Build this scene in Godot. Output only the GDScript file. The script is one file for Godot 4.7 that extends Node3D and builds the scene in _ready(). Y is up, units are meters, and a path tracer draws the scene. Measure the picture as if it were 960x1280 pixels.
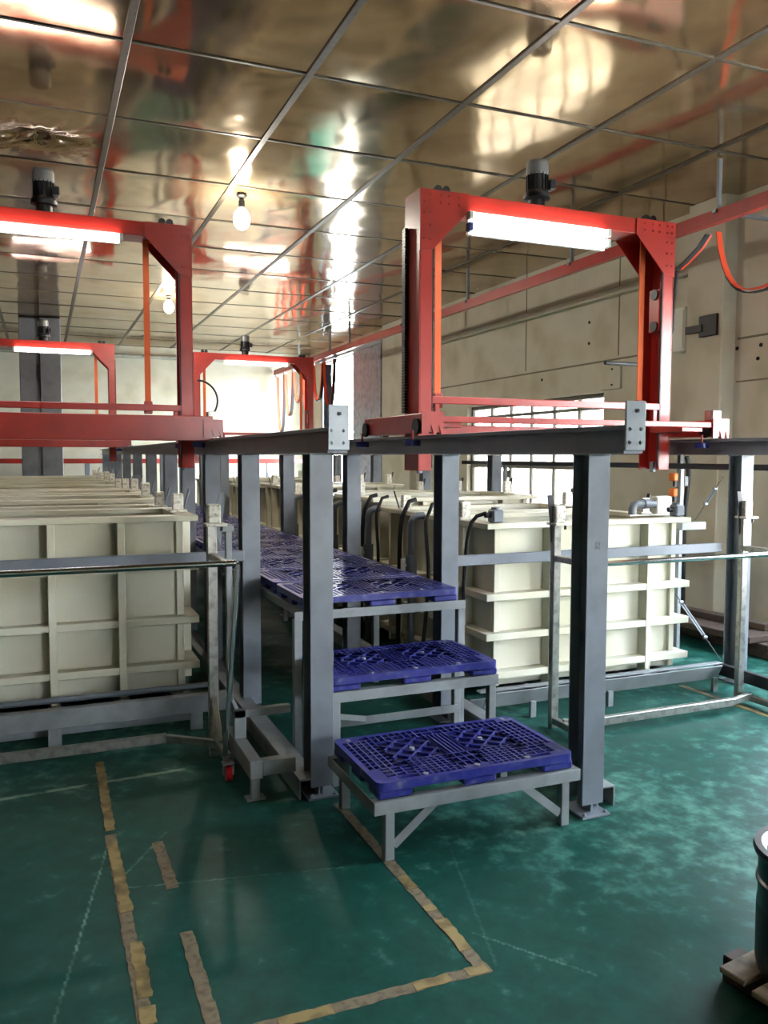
extends Node3D

const ORD := ["first", "second", "third", "fourth", "fifth", "sixth", "seventh", "eighth", "ninth", "tenth", "eleventh", "twelfth", "thirteenth", "fourteenth", "fifteenth", "sixteenth", "seventeenth", "eighteenth", "nineteenth", "twentieth"]
const HC := 4.05          # ceiling height
const WX := 6.1           # window wall
const BZ := -19.5         # back wall
var M := {}
var used := {}
var rng := RandomNumberGenerator.new()


# ---------------------------------------------------------------- geometry
class Geo:
	var v := PackedVector3Array()
	var n := PackedVector3Array()
	var t := PackedVector2Array()

	func tri(a: Vector3, b: Vector3, c: Vector3) -> void:   # a, b, c counter-clockwise from outside
		var m := (b - a).cross(c - a).normalized()
		for p in [a, c, b]:
			v.append(p); n.append(m); t.append(Vector2(p.x, p.z))

	func quad(a: Vector3, b: Vector3, c: Vector3, d: Vector3) -> void:
		tri(a, b, c); tri(a, c, d)

	func squad(p: Array, m: Array) -> void:   # smooth quad, corners and normals
		for k in [0, 2, 1, 0, 3, 2]:
			v.append(p[k]); n.append(m[k]); t.append(Vector2(p[k].x, p[k].z))

	func box(c: Vector3, s: Vector3, bev := 0.0, b := Basis()) -> Geo:
		var h := s * 0.5
		if bev <= 0.0:
			for ax in 3:
				for sg in [-1.0, 1.0]:
					var u := Vector3(); var w := Vector3(); var o := Vector3()
					o[ax] = h[ax] * sg
					u[(ax + 1) % 3] = h[(ax + 1) % 3]
					w[(ax + 2) % 3] = h[(ax + 2) % 3] * sg
					quad(c + b * (o - u - w), c + b * (o + u - w), c + b * (o + u + w), c + b * (o - u + w))
			return self
		bev = minf(bev, minf(h.x, minf(h.y, h.z)) * 0.45)
		var pt := func(sx: float, sy: float, sz: float, ax: int) -> Vector3:
			var p := Vector3(sx * (h.x - bev), sy * (h.y - bev), sz * (h.z - bev))
			p[ax] = [sx * h.x, sy * h.y, sz * h.z][ax]
			return c + b * p
		for ax in 3:
			for sg in [-1.0, 1.0]:
				var q := []
				for k in [[-1.0, -1.0], [1.0, -1.0], [1.0, 1.0], [-1.0, 1.0]]:
					var sgn := Vector3()
					sgn[ax] = sg; sgn[(ax + 1) % 3] = k[0]; sgn[(ax + 2) % 3] = k[1] * sg
					q.append(pt.call(sgn.x, sgn.y, sgn.z, ax))
				quad(q[0], q[1], q[2], q[3])
		for ax in 3:
			var a1 := (ax + 1) % 3; var a2 := (ax + 2) % 3
			for s1 in [-1.0, 1.0]:
				for s2 in [-1.0, 1.0]:
					var lo := Vector3(); var hi := Vector3()
					lo[a1] = s1; lo[a2] = s2; hi[a1] = s1; hi[a2] = s2; lo[ax] = -1.0; hi[ax] = 1.0
					var p0: Vector3 = pt.call(lo.x, lo.y, lo.z, a1); var p1: Vector3 = pt.call(hi.x, hi.y, hi.z, a1)
					var p2: Vector3 = pt.call(hi.x, hi.y, hi.z, a2); var p3: Vector3 = pt.call(lo.x, lo.y, lo.z, a2)
					if s1 * s2 > 0: quad(p0, p3, p2, p1)
					else: quad(p0, p1, p2, p3)
		for sx in [-1.0, 1.0]:
			for sy in [-1.0, 1.0]:
				for sz in [-1.0, 1.0]:
					var x: Vector3 = pt.call(sx, sy, sz, 0); var y: Vector3 = pt.call(sx, sy, sz, 1); var z: Vector3 = pt.call(sx, sy, sz, 2)
					if sx * sy * sz > 0: tri(x, y, z)
					else: tri(x, z, y)
		return self

	func span(a: Vector3, b: Vector3, bev := 0.0) -> Geo:   # box between two corners
		return box((a + b) * 0.5, (b - a).abs(), bev)

	static func along(a: Vector3, b: Vector3, up := Vector3.UP) -> Basis:
		var z := (b - a).normalized()
		if absf(z.dot(up)) > 0.99: up = Vector3.RIGHT
		var x := up.cross(z).normalized()
		return Basis(x, z.cross(x), z)

	func bar(a: Vector3, b: Vector3, w: float, h: float, bev := 0.0) -> Geo:
		return box((a + b) * 0.5, Vector3(w, h, a.distance_to(b)), bev, along(a, b))

	func ring(c: Vector3, b: Basis, r: float, seg: int) -> Array:
		var o := []
		for k in seg:
			var an := TAU * k / seg
			o.append(c + b.x * cos(an) * r + b.y * sin(an) * r)
		return o

	func tube(pts: Array, r: float, seg := 10, caps := true) -> Geo:
		var b := along(pts[0], pts[1])
		var prev := []; var prevn := []
		for i in pts.size():
			var d: Vector3 = (pts[mini(i + 1, pts.size() - 1)] - pts[maxi(i - 1, 0)]).normalized()
			var x := (b.x - d * b.x.dot(d)).normalized()
			b = Basis(x, d.cross(x), d)
			var cur := []; var curn := []
			for k in seg:
				var an := TAU * k / seg
				var m := b.x * cos(an) + b.y * sin(an)
				cur.append(pts[i] + m * r); curn.append(m)
			if i > 0:
				for k in seg:
					var k2 := (k + 1) % seg
					squad([prev[k], prev[k2], cur[k2], cur[k]], [prevn[k], prevn[k2], curn[k2], curn[k]])
			if caps and (i == 0 or i == pts.size() - 1):
				for k in seg:
					var k2 := (k + 1) % seg
					if i == 0: tri(pts[i], cur[k2], cur[k])
					else: tri(pts[i], cur[k], cur[k2])
			prev = cur; prevn = curn
		return self

	func cyl(a: Vector3, b: Vector3, r: float, seg := 16) -> Geo:
		return tube([a, b], r, seg)

	func lathe(prof: Array, at: Vector3, seg := 20, b := Basis()) -> Geo:   # prof: Vector2(radius, height) upwards, flat-shaded between rows
		for i in prof.size() - 1:
			var p: Vector2 = prof[i]; var q: Vector2 = prof[i + 1]
			var sl := Vector2(q.y - p.y, p.x - q.x).normalized()
			for k in seg:
				var a0 := TAU * k / seg; var a1 := TAU * (k + 1) / seg
				var c0 := Vector3(cos(a0), 0, -sin(a0)); var c1 := Vector3(cos(a1), 0, -sin(a1))
				var m0 := b * (c0 * sl.x + Vector3(0, sl.y, 0)); var m1 := b * (c1 * sl.x + Vector3(0, sl.y, 0))
				squad([at + b * (c0 * p.x + Vector3(0, p.y, 0)), at + b * (c1 * p.x + Vector3(0, p.y, 0)), at + b * (c1 * q.x + Vector3(0, q.y, 0)), at + b * (c0 * q.x + Vector3(0, q.y, 0))], [m0, m1, m1, m0])
		return self

	func extrude(poly: PackedVector2Array, o: Vector3, ex: Vector3, ey: Vector3, ez: Vector3) -> Geo:   # polygon in ex/ey, thickness vector ez
		if Geometry2D.is_polygon_clockwise(poly):
			poly = poly.duplicate(); poly.reverse()
		var flip := ex.cross(ey).dot(ez) < 0.0
		var at := func(p: Vector2) -> Vector3: return o + ex * p.x + ey * p.y
		var ids := Geometry2D.triangulate_polygon(poly)
		for k in range(0, ids.size(), 3):
			var a: Vector3 = at.call(poly[ids[k]]); var b: Vector3 = at.call(poly[ids[k + 1]]); var c: Vector3 = at.call(poly[ids[k + 2]])
			if ((b - a).cross(c - a)).dot(ez) < 0.0:
				var s := b; b = c; c = s
			tri(a + ez, b + ez, c + ez); tri(a, c, b)
		for k in poly.size():
			var a: Vector3 = at.call(poly[k]); var b: Vector3 = at.call(poly[(k + 1) % poly.size()])
			if flip: quad(b, a, a + ez, b + ez)
			else: quad(a, b, b + ez, a + ez)
		return self

	func mesh() -> ArrayMesh:
		var arr := []
		arr.resize(Mesh.ARRAY_MAX)
		arr[Mesh.ARRAY_VERTEX] = v; arr[Mesh.ARRAY_NORMAL] = n; arr[Mesh.ARRAY_TEX_UV] = t
		var m := ArrayMesh.new()
		m.add_surface_from_arrays(Mesh.PRIMITIVE_TRIANGLES, arr)
		return m


func V(x: float, y: float, z: float) -> Vector3:
	return Vector3(x, y, z)


func numbered(called: String) -> String:
	var k: int = used.get(called, 0)
	used[called] = k + 1
	return called if k == 0 else "%s_%03d" % [called, k]


func tag(o: Node3D, label: String, category := "", group := "", kind := "") -> Node3D:
	if label: o.set_meta("label", label)
	if category: o.set_meta("category", category)
	if group: o.set_meta("group", group)
	if kind: o.set_meta("kind", kind)
	return o


func thing(called: String, label: String, category: String, at := Vector3.ZERO, group := "", kind := "") -> Node3D:
	var o := Node3D.new()
	o.name = numbered(called)
	add_child(o)
	o.position = at
	return tag(o, label, category, group, kind)


func put(called: String, mesh: Mesh, m: Material, parent: Node3D, at := Vector3.ZERO, b := Basis()) -> MeshInstance3D:
	var o := MeshInstance3D.new()
	o.name = numbered(called) if parent == self else called
	o.mesh = mesh
	o.material_override = m
	o.transform = Transform3D(b, at)
	o.cast_shadow = GeometryInstance3D.SHADOW_CASTING_SETTING_ON
	parent.add_child(o, true)
	return o


func part(called: String, g: Geo, m: Material, parent: Node3D, at := Vector3.ZERO) -> MeshInstance3D:
	return put(called, g.mesh(), m, parent, at)


func dup(o: Node3D, base: String, at: Vector3, label := "") -> Node3D:
	var c: Node3D = o.duplicate()
	c.name = numbered(base)
	add_child(c)
	c.position = at
	if label: c.set_meta("label", label)
	return c


# ---------------------------------------------------------------- materials
func noise_tex(seed_: int, freq: float, ramp: Array, size := 512, octaves := 4, kind := FastNoiseLite.TYPE_SIMPLEX_SMOOTH) -> NoiseTexture2D:
	var f := FastNoiseLite.new()
	f.seed = seed_; f.frequency = freq; f.fractal_octaves = octaves; f.noise_type = kind
	var t := NoiseTexture2D.new()
	t.width = size; t.height = size; t.seamless = true; t.noise = f
	if ramp:
		var g := Gradient.new()
		var offs := PackedFloat32Array(); var cols := PackedColorArray()
		for r in ramp:
			offs.append(r[0]); cols.append(r[1])
		g.offsets = offs; g.colors = cols
		t.color_ramp = g
	return t


func mat(col: Color, rough := 0.6, metal := 0.0, tex: Texture2D = null, scale := 1.0) -> StandardMaterial3D:
	var m := StandardMaterial3D.new()
	m.albedo_color = col; m.roughness = rough; m.metallic = metal
	if tex:
		m.albedo_texture = tex
		m.uv1_triplanar = true; m.uv1_world_triplanar = true
		m.uv1_scale = Vector3.ONE * scale
	return m


func g1(x: float) -> Color:
	return Color(x, x, x)


func glow(col: Color, e: float) -> StandardMaterial3D:
	var m := mat(Color(0.95, 0.95, 0.95), 0.4)
	m.emission_enabled = true; m.emission = col; m.emission_energy_multiplier = e
	return m


func make_materials() -> void:
	var wear := noise_tex(3, 0.012, [[0.0, g1(0.72)], [0.35, g1(0.9)], [0.6, g1(1.0)], [1.0, g1(0.94)]], 512, 5)
	var soft := noise_tex(4, 0.006, [[0.0, g1(0.86)], [0.4, g1(0.96)], [0.6, g1(1.0)], [1.0, g1(0.95)]], 512, 5)
	var grime := noise_tex(9, 0.02, [[0.0, Color(0.55, 0.52, 0.46)], [0.3, Color(0.86, 0.85, 0.82)], [0.55, g1(1.0)], [1.0, g1(0.95)]], 512, 5)
	var streak := noise_tex(5, 0.008, [[0.0, Color(0.86, 0.84, 0.79)], [0.4, Color(0.96, 0.95, 0.93)], [0.65, g1(1.0)], [1.0, g1(0.96)]], 512, 4)
	M.grey = mat(Color(0.43, 0.455, 0.49), 0.42, 0.0, soft, 0.9)
	M.zinc = mat(Color(0.53, 0.555, 0.58), 0.38, 0.2, soft, 1.1)
	M.frame = mat(Color(0.49, 0.51, 0.52), 0.5, 0.0, soft, 1.3)
	M.red = mat(Color(0.62, 0.14, 0.10), 0.34, 0.0, soft, 0.7)
	M.red.clearcoat_enabled = true; M.red.clearcoat = 0.2; M.red.clearcoat_roughness = 0.2
	M.belt = mat(Color(0.80, 0.36, 0.17), 0.75)
	M.cream = mat(Color(0.83, 0.82, 0.745), 0.42, 0.0, noise_tex(11, 0.006, [[0.0, Color(0.9, 0.88, 0.82)], [0.5, g1(1.0)], [1.0, Color(0.95, 0.95, 0.94)]], 256, 3), 0.5)
	M.white = mat(Color(0.86, 0.85, 0.80), 0.45, 0.0, grime, 3.0)
	M.blue = mat(g1(1.0), 0.38, 0.0, noise_tex(21, 0.02, [[0.0, Color(0.05, 0.075, 0.38)], [0.4, Color(0.075, 0.10, 0.43)], [0.6, Color(0.13, 0.155, 0.45)], [0.8, Color(0.24, 0.25, 0.46)], [1.0, Color(0.42, 0.42, 0.53)]], 512, 5), 1.1)
	M.chrome = mat(Color(0.78, 0.79, 0.80), 0.14, 1.0)
	M.stainless = mat(Color(0.66, 0.655, 0.63), 0.34, 0.85, wear, 2.0)
	M.black = mat(Color(0.035, 0.036, 0.04), 0.5)
	M.rubber = mat(Color(0.05, 0.05, 0.055), 0.65)
	M.darkmetal = mat(Color(0.13, 0.135, 0.145), 0.4, 0.3)
	M.silver = mat(Color(0.44, 0.45, 0.45), 0.4, 0.4)
	M.pvc = mat(Color(0.40, 0.43, 0.46), 0.45)
	M.orange = mat(Color(0.80, 0.40, 0.14), 0.6)
	M.cable = mat(Color(0.86, 0.29, 0.14), 0.6)
	M.roller = mat(Color(0.07, 0.12, 0.42), 0.4)
	M.caster = mat(Color(0.72, 0.06, 0.09), 0.35)
	M.wood = mat(Color(0.50, 0.44, 0.36), 0.8, 0.0, noise_tex(31, 0.02, [[0.0, g1(0.55)], [0.5, g1(0.9)], [1.0, g1(1.1)]], 256, 4), 2.0)
	M.darkwood = mat(Color(0.25, 0.19, 0.15), 0.85, 0.0, wear, 2.0)
	M.wall = mat(Color(0.755, 0.74, 0.675), 0.75, 0.0, streak, 0.22)
	M.wall_joint = mat(Color(0.45, 0.42, 0.36), 0.9)
	M.liquid = mat(Color(0.36, 0.43, 0.40), 0.06)
	M.concrete = mat(Color(0.62, 0.61, 0.57), 0.85, 0.0, grime, 0.3)
	M.ceiling = mat(Color(0.72, 0.615, 0.475), 0.13, 0.85, noise_tex(41, 0.007, [[0.0, Color(0.84, 0.81, 0.76)], [0.4, Color(0.95, 0.94, 0.92)], [0.6, g1(1.0)], [1.0, Color(0.95, 0.94, 0.92)]], 512, 5), 0.35)
	M.ceiling.roughness_texture = noise_tex(43, 0.01, [[0.0, g1(0.08)], [0.5, g1(0.11)], [0.75, g1(0.14)], [1.0, g1(0.22)]], 512, 5)
	M.ceiling.roughness_texture_channel = BaseMaterial3D.TEXTURE_CHANNEL_RED
	M.ceiling.roughness = 1.0
	M.seam = mat(Color(0.31, 0.275, 0.22), 0.45, 0.4, wear, 2.0)
	M.dark = mat(Color(0.06, 0.055, 0.05), 0.9)
	M.tape = mat(Color(0.53, 0.46, 0.28), 0.75, 0.0, noise_tex(51, 0.02, [[0.0, Color(0.6, 0.58, 0.55)], [0.35, Color(0.82, 0.8, 0.77)], [0.6, g1(1.0)], [1.0, g1(1.0)]], 256, 5), 1.5)
	M.residue = mat(Color(0.45, 0.40, 0.31), 0.85, 0.0, noise_tex(53, 0.04, [[0.0, g1(0.7)], [0.5, g1(0.95)], [1.0, g1(1.0)]], 256, 5), 2.5)
	M.pane = StandardMaterial3D.new()
	M.pane.transparency = BaseMaterial3D.TRANSPARENCY_ALPHA
	M.pane.albedo_color = Color(0.95, 0.97, 0.96, 0.12); M.pane.roughness = 0.05
	M.dusty_pane = M.pane.duplicate()
	M.dusty_pane.albedo_color = Color(0.93, 0.90, 0.84, 0.62)
	M.winframe = mat(Color(0.42, 0.40, 0.36), 0.6)
	M.shutter = mat(Color(0.55, 0.56, 0.60), 0.5, 0.2, wear, 0.8)
	M.ground = mat(Color(0.72, 0.71, 0.68), 0.9)
	M.pail = mat(Color(0.03, 0.06, 0.12), 0.3)
	M.bulb = glow(Color(1.0, 0.98, 0.94), 14.0)
	M.tube = glow(Color(1.0, 0.98, 1.0), 32.0)
	M.boxwhite = mat(Color(0.84, 0.85, 0.81), 0.5)
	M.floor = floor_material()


func floor_material() -> StandardMaterial3D:
	# worn green epoxy: 12 x 12 m of floor around the steps, one pixel about 8 mm
	var n := 1536
	var a := FastNoiseLite.new(); a.seed = 71; a.frequency = 0.004; a.fractal_octaves = 5
	var b := FastNoiseLite.new(); b.seed = 73; b.frequency = 0.05; b.fractal_octaves = 6; b.fractal_gain = 0.68
	var c := FastNoiseLite.new(); c.seed = 75; c.frequency = 0.012; c.fractal_octaves = 3; c.domain_warp_enabled = true; c.domain_warp_amplitude = 40.0
	var ia := a.get_image(n, n, false, false, false); var ib := b.get_image(n, n, false, false, false); var ic := c.get_image(n, n, false, false, false)
	var da := ia.get_data(); var db := ib.get_data(); var dc := ic.get_data()
	var bytes := PackedByteArray(); bytes.resize(n * n * 3)
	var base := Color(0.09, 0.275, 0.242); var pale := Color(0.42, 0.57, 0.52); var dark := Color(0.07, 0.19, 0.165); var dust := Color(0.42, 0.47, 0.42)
	for i in n * n:
		var pa := da[i] / 255.0; var pb := db[i] / 255.0; var pc := dc[i] / 255.0
		var wx := (i % n) / float(n) * 12.0 - 4.0; var wz := (i / n) / float(n) * 12.0 - 10.0
		var lit_wear := 0.22 * smoothstep(1.9, 3.3, wx + (pa - 0.5) * 2.0) * smoothstep(-5.2, -4.2, wz + (pc - 0.5) * 1.5)   # scuffs plus window light painted as a paler area by the window-side tanks
		var worn := clampf((pa * 0.55 + pb * 0.8 - 0.74 + lit_wear * clampf(pc * 2.2 - 0.3, 0.0, 1.0)) * 1.7, 0.0, 0.55)  # mixes scuff noise with the painted window light
		var st := clampf((0.55 - pb * 0.75 - pa * 0.15) * 1.2, 0.0, 0.35)
		var sp := clampf((pb * 0.9 + pc * 0.45 - 0.88) * 3.0, 0.0, 0.5)
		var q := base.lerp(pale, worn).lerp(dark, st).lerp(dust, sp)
		var f := 0.93 + 0.14 * pb
		bytes[i * 3] = int(clampf(q.r * f, 0, 1) * 255); bytes[i * 3 + 1] = int(clampf(q.g * f, 0, 1) * 255); bytes[i * 3 + 2] = int(clampf(q.b * f, 0, 1) * 255)
	var im := Image.create_from_data(n, n, false, Image.FORMAT_RGB8, bytes)
	# scratches and a faded strip, world (x, z) mapped to [-4, 8] x [-10, 2]
	var line := func(x0: float, z0: float, x1: float, z1: float, w: int, col: Color, al: float) -> void:
		var p := Vector2((x0 + 4.0) / 12.0, (z0 + 10.0) / 12.0) * n; var q := Vector2((x1 + 4.0) / 12.0, (z1 + 10.0) / 12.0) * n
		var steps := int(p.distance_to(q)) + 1
		for k in steps:
			var s := p.lerp(q, float(k) / steps)
			for dx in w:
				for dy in w:
					var px := clampi(int(s.x) + dx, 0, n - 1); var py := clampi(int(s.y) + dy, 0, n - 1)
					var nz := clampf(db[py * n + px] / 255.0 * 2.4 - 0.6, 0.0, 1.0)
					im.set_pixel(px, py, im.get_pixel(px, py).lerp(col, al * nz))
	var sc := Color(0.55, 0.62, 0.56)
	line.call(-0.9, -4.1, 0.62, -4.2, 4, sc, 0.5)
	line.call(-0.02, -2.35, 0.22, -3.5, 1, sc, 0.8)
	line.call(0.2, -3.1, 1.05, -2.93, 1, sc, 0.6)
	line.call(1.3, -2.35, 1.55, -2.0, 1, sc, 0.6)
	line.call(1.5, -2.9, 1.28, -2.15, 1, sc, 0.35)
	line.call(-0.25, -4.5, -0.3, -3.7, 1, sc, 0.7)
	line.call(0.26, -3.2, 0.45, -3.5, 1, sc, 0.6)
	im.generate_mipmaps()
	var m := StandardMaterial3D.new()
	m.albedo_texture = ImageTexture.create_from_image(im)
	m.uv1_scale = Vector3(1.0 / 12.0, 1.0 / 12.0, 1.0)
	m.uv1_offset = Vector3(4.0 / 12.0, 10.0 / 12.0, 0)
	m.metallic_specular = 0.22
	m.roughness_texture = noise_tex(77, 0.02, [[0.0, g1(0.32)], [0.5, g1(0.45)], [1.0, g1(0.65)]], 512, 5)
	m.roughness_texture_channel = BaseMaterial3D.TEXTURE_CHANNEL_RED
	m.roughness = 1.0
	return m


# ---------------------------------------------------------------- scene
func _ready() -> void:
	rng.seed = 7
	var cam := Camera3D.new()
	cam.name = "camera"
	cam.transform = Transform3D(Basis(V(0.92385, 0.00252, 0.38277), V(0.02303, 0.99768, -0.06415), V(-0.38205, 0.06808, 0.92163)).orthonormalized(), V(0, 1.6, 0))
	cam.fov = 63.71
	cam.near = 0.05; cam.far = 200.0
	add_child(cam)
	cam.current = true

	var env := Environment.new()
	env.background_mode = Environment.BG_SKY
	var sm := ProceduralSkyMaterial.new()
	sm.sky_top_color = Color(0.80, 0.86, 0.93); sm.sky_horizon_color = Color(0.97, 0.97, 0.95)
	sm.ground_horizon_color = Color(0.82, 0.82, 0.80); sm.ground_bottom_color = Color(0.6, 0.6, 0.58)
	sm.sky_energy_multiplier = 1.0
	var sky := Sky.new(); sky.sky_material = sm
	env.sky = sky
	env.background_energy_multiplier = 78.0
	env.tonemap_mode = Environment.TONE_MAPPER_LINEAR
	env.tonemap_exposure = 1.0
	env.sdfgi_enabled = true; env.ssao_enabled = true; env.ssil_enabled = true
	var we := WorldEnvironment.new()
	we.name = "environment"; we.environment = env
	add_child(we)

	make_materials()
	build_shell()
	build_rails()
	build_gantries()
	build_tanks()
	build_steps()
	build_stands()
	build_bus()
	build_details()


# ---------------------------------------------------------------- shell
func wall_geo(z0: float, z1: float, x0: float, x1: float, holes: Array) -> Geo:
	# slab in the z/y plane with rectangular openings [za, zb, ya, yb]
	var g := Geo.new()
	var zs := [z0, z1]; var ys := [0.0, HC]
	for h in holes:
		zs.append(h[0]); zs.append(h[1]); ys.append(h[2]); ys.append(h[3])
	zs.sort(); ys.sort()
	for i in zs.size() - 1:
		for j in ys.size() - 1:
			if zs[i + 1] - zs[i] < 0.001 or ys[j + 1] - ys[j] < 0.001: continue
			var cz: float = (zs[i] + zs[i + 1]) / 2.0; var cy: float = (ys[j] + ys[j + 1]) / 2.0
			var open := false
			for h in holes:
				if cz > h[0] and cz < h[1] and cy > h[2] and cy < h[3]: open = true
			if not open:
				g.span(V(x0, ys[j], zs[i]), V(x1, ys[j + 1], zs[i + 1]))
	return g


func window(id: int, z0: float, z1: float, y0: float, y1: float, cols: int, transoms: Array, glass: Material, label: String) -> void:
	var w := thing("window_%d" % id, label, "window", V(WX + 0.1, 0, 0), "", "structure")
	var f := Geo.new()
	f.span(V(-0.03, y0, z0), V(0.03, y0 + 0.05, z1), 0.004).span(V(-0.03, y1 - 0.05, z0), V(0.03, y1, z1), 0.004)
	f.span(V(-0.03, y0 + 0.05, z0), V(0.03, y1 - 0.05, z0 + 0.05), 0.004).span(V(-0.03, y0 + 0.05, z1 - 0.05), V(0.03, y1 - 0.05, z1), 0.004)
	part("window_frame", f, M.winframe, w)
	var ys := [y0 + 0.05] + transoms + [y1 - 0.05]
	for ty in transoms:
		part("transom", Geo.new().span(V(-0.025, ty - 0.02, z0 + 0.05), V(0.025, ty + 0.02, z1 - 0.05), 0.004), M.winframe, w)
	for c in cols:
		var a: float = lerpf(z0 + 0.05, z1 - 0.05, float(c) / cols); var b: float = lerpf(z0 + 0.05, z1 - 0.05, float(c + 1) / cols)
		if c > 0:
			part("mullion", Geo.new().span(V(-0.025, y0 + 0.05, a - 0.018), V(0.025, y1 - 0.05, a + 0.018), 0.004), M.winframe, w)
		for j in ys.size() - 1:
			part("pane", Geo.new().span(V(-0.003, ys[j], a), V(0.003, ys[j + 1], b)), glass, w)
	# security bars outside the glass
	var nb := int((z1 - z0) / 0.16)
	for k in range(1, nb):
		var z: float = lerpf(z0, z1, float(k) / nb)
		part("security_bar", Geo.new().cyl(V(0.09, y0, z), V(0.09, y1, z), 0.006, 6), M.winframe, w)
	part("window_sill", Geo.new().span(V(-0.17, y0 - 0.04, z0 - 0.03), V(0.1, y0, z1 + 0.03), 0.006), M.concrete, w)


func window3() -> void:
	# unseen window added behind the photographer to light column and tank fronts
	var d := thing("window_3", "added unseen steel window in the wall behind the photographer", "window", Vector3.ZERO, "", "structure")
	part("window_frame", Geo.new().span(V(3.2, 1.0, 3.06), V(3.25, 2.8, 3.14), 0.004).span(V(4.65, 1.0, 3.06), V(4.7, 2.8, 3.14), 0.004).span(V(3.25, 2.75, 3.06), V(4.65, 2.8, 3.14), 0.004).span(V(3.25, 1.0, 3.06), V(4.65, 1.05, 3.14), 0.004), M.winframe, d)
	part("mullion", Geo.new().span(V(3.93, 1.05, 3.07), V(3.97, 2.75, 3.13), 0.004), M.winframe, d)
	part("pane", Geo.new().span(V(3.25, 1.05, 3.097), V(3.93, 2.75, 3.103)), M.pane, d)
	part("pane", Geo.new().span(V(3.97, 1.05, 3.097), V(4.65, 2.75, 3.103)), M.pane, d)


func build_shell() -> void:
	# floor
	var f := Geo.new()
	f.span(V(-8.2, -0.2, BZ - 0.2), V(WX + 0.2, 0, 3.2))
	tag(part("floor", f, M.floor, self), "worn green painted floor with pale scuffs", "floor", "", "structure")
	# outside ground
	tag(part("ground", Geo.new().span(V(-30, -0.5, -40), V(60, -0.21, 40)), M.ground, self), "pale concrete yard outside the windows", "ground", "", "structure")
	# walls
	var holes := [[-11.35, -8.0, 0.85, 2.35], [-18.4, -16.25, 0.0, 3.72], [-5.0, -1.2, 0.85, 3.0]]
	var wr := thing("wall_right", "beige plastered wall with windows, panel joints and pilasters", "wall", Vector3.ZERO, "", "structure")
	part("wall_slab", wall_geo(BZ - 0.2, 3.2, WX, WX + 0.2, holes), M.wall, wr)
	for pz in [[-6.5, -6.03, 0.17], [-14.55, -13.25, 0.12]]:
		part("pilaster", Geo.new().span(V(WX - pz[2], 0, pz[0]), V(WX + 0.01, HC, pz[1]), 0.01), M.wall, wr)
	for zz in [-12.4, -9.7, -8.0 + 0.25, -7.05]:
		part("panel_joint", Geo.new().span(V(WX - 0.004, 2.75, zz - 0.008), V(WX + 0.01, HC, zz + 0.008)), M.wall_joint, wr)
	part("panel_joint", Geo.new().span(V(WX - 0.005, 2.70, -13.2), V(WX + 0.01, 2.72, -6.52)), M.wall_joint, wr)
	part("panel_joint", Geo.new().span(V(WX - 0.005, 2.70, -6.0), V(WX + 0.01, 2.72, -5.05)), M.wall_joint, wr)
	part("panel_joint", Geo.new().span(V(WX - 0.005, 2.30, -6.0), V(WX + 0.01, 2.315, -5.05)), M.wall_joint, wr)
	part("rail_shadow_band", Geo.new().span(V(WX - 0.10, 3.42, -13.2), V(WX + 0.01, 3.50, -6.52), 0.01), M.wall, wr)  # wall-coloured strip standing in for the festoon rail shadow on the wall
	window(1, -11.35, -8.0, 0.85, 2.35, 6, [1.45, 2.18], M.dusty_pane, "barred steel window in the beige wall behind the far end of the tank row")
	window(2, -5.0, -1.2, 0.85, 3.0, 6, [1.5, 2.3], M.pane, "barred steel window in the beige wall beside the open floor")
	window3()
	# tall loading opening with its sliding leaf pushed aside
	var d := thing("door_1", "tall bright doorway with a grey sheet-metal sliding leaf pushed open", "door", Vector3.ZERO, "", "structure")
	part("door_leaf", Geo.new().span(V(WX - 0.09, 0.02, -16.2), V(WX - 0.04, 3.74, -14.7), 0.005), M.shutter, d)
	part("door_track", Geo.new().span(V(WX - 0.12, 3.74, -18.5), V(WX - 0.02, 3.84, -14.6), 0.008), M.zinc, d)
	part("door_jamb", Geo.new().span(V(WX - 0.02, 0, -18.52), V(WX + 0.2, 3.72, -18.4), 0.005), M.grey, d)
	var wb := thing("wall_back", "pale plastered end wall behind the plating line", "wall", Vector3.ZERO, "", "structure")
	part("wall_slab", Geo.new().span(V(-8.2, 0, BZ - 0.2), V(WX, HC, BZ)), M.wall, wb)
	part("conduit", Geo.new().cyl(V(-2, 3.82, BZ + 0.06), V(WX, 3.82, BZ + 0.06), 0.045, 8), M.concrete, wb)
	tag(part("wall_left", Geo.new().span(V(-8.2, 0, BZ), V(-8.0, HC, 3.2)), M.wall, self), "beige plastered wall beyond the far tank row", "wall", "", "structure")
	tag(part("wall_front", Geo.new().span(V(-8.0, 0, 3.0), V(3.2, HC, 3.2)).span(V(4.7, 0, 3.0), V(WX, HC, 3.2)).span(V(3.2, 2.8, 3.0), V(4.7, HC, 3.2)).span(V(3.2, 0, 3.0), V(4.7, 1.0, 3.2)), M.wall, self), "beige plastered wall behind the photographer", "wall", "", "structure")
	build_ceiling()


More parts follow.
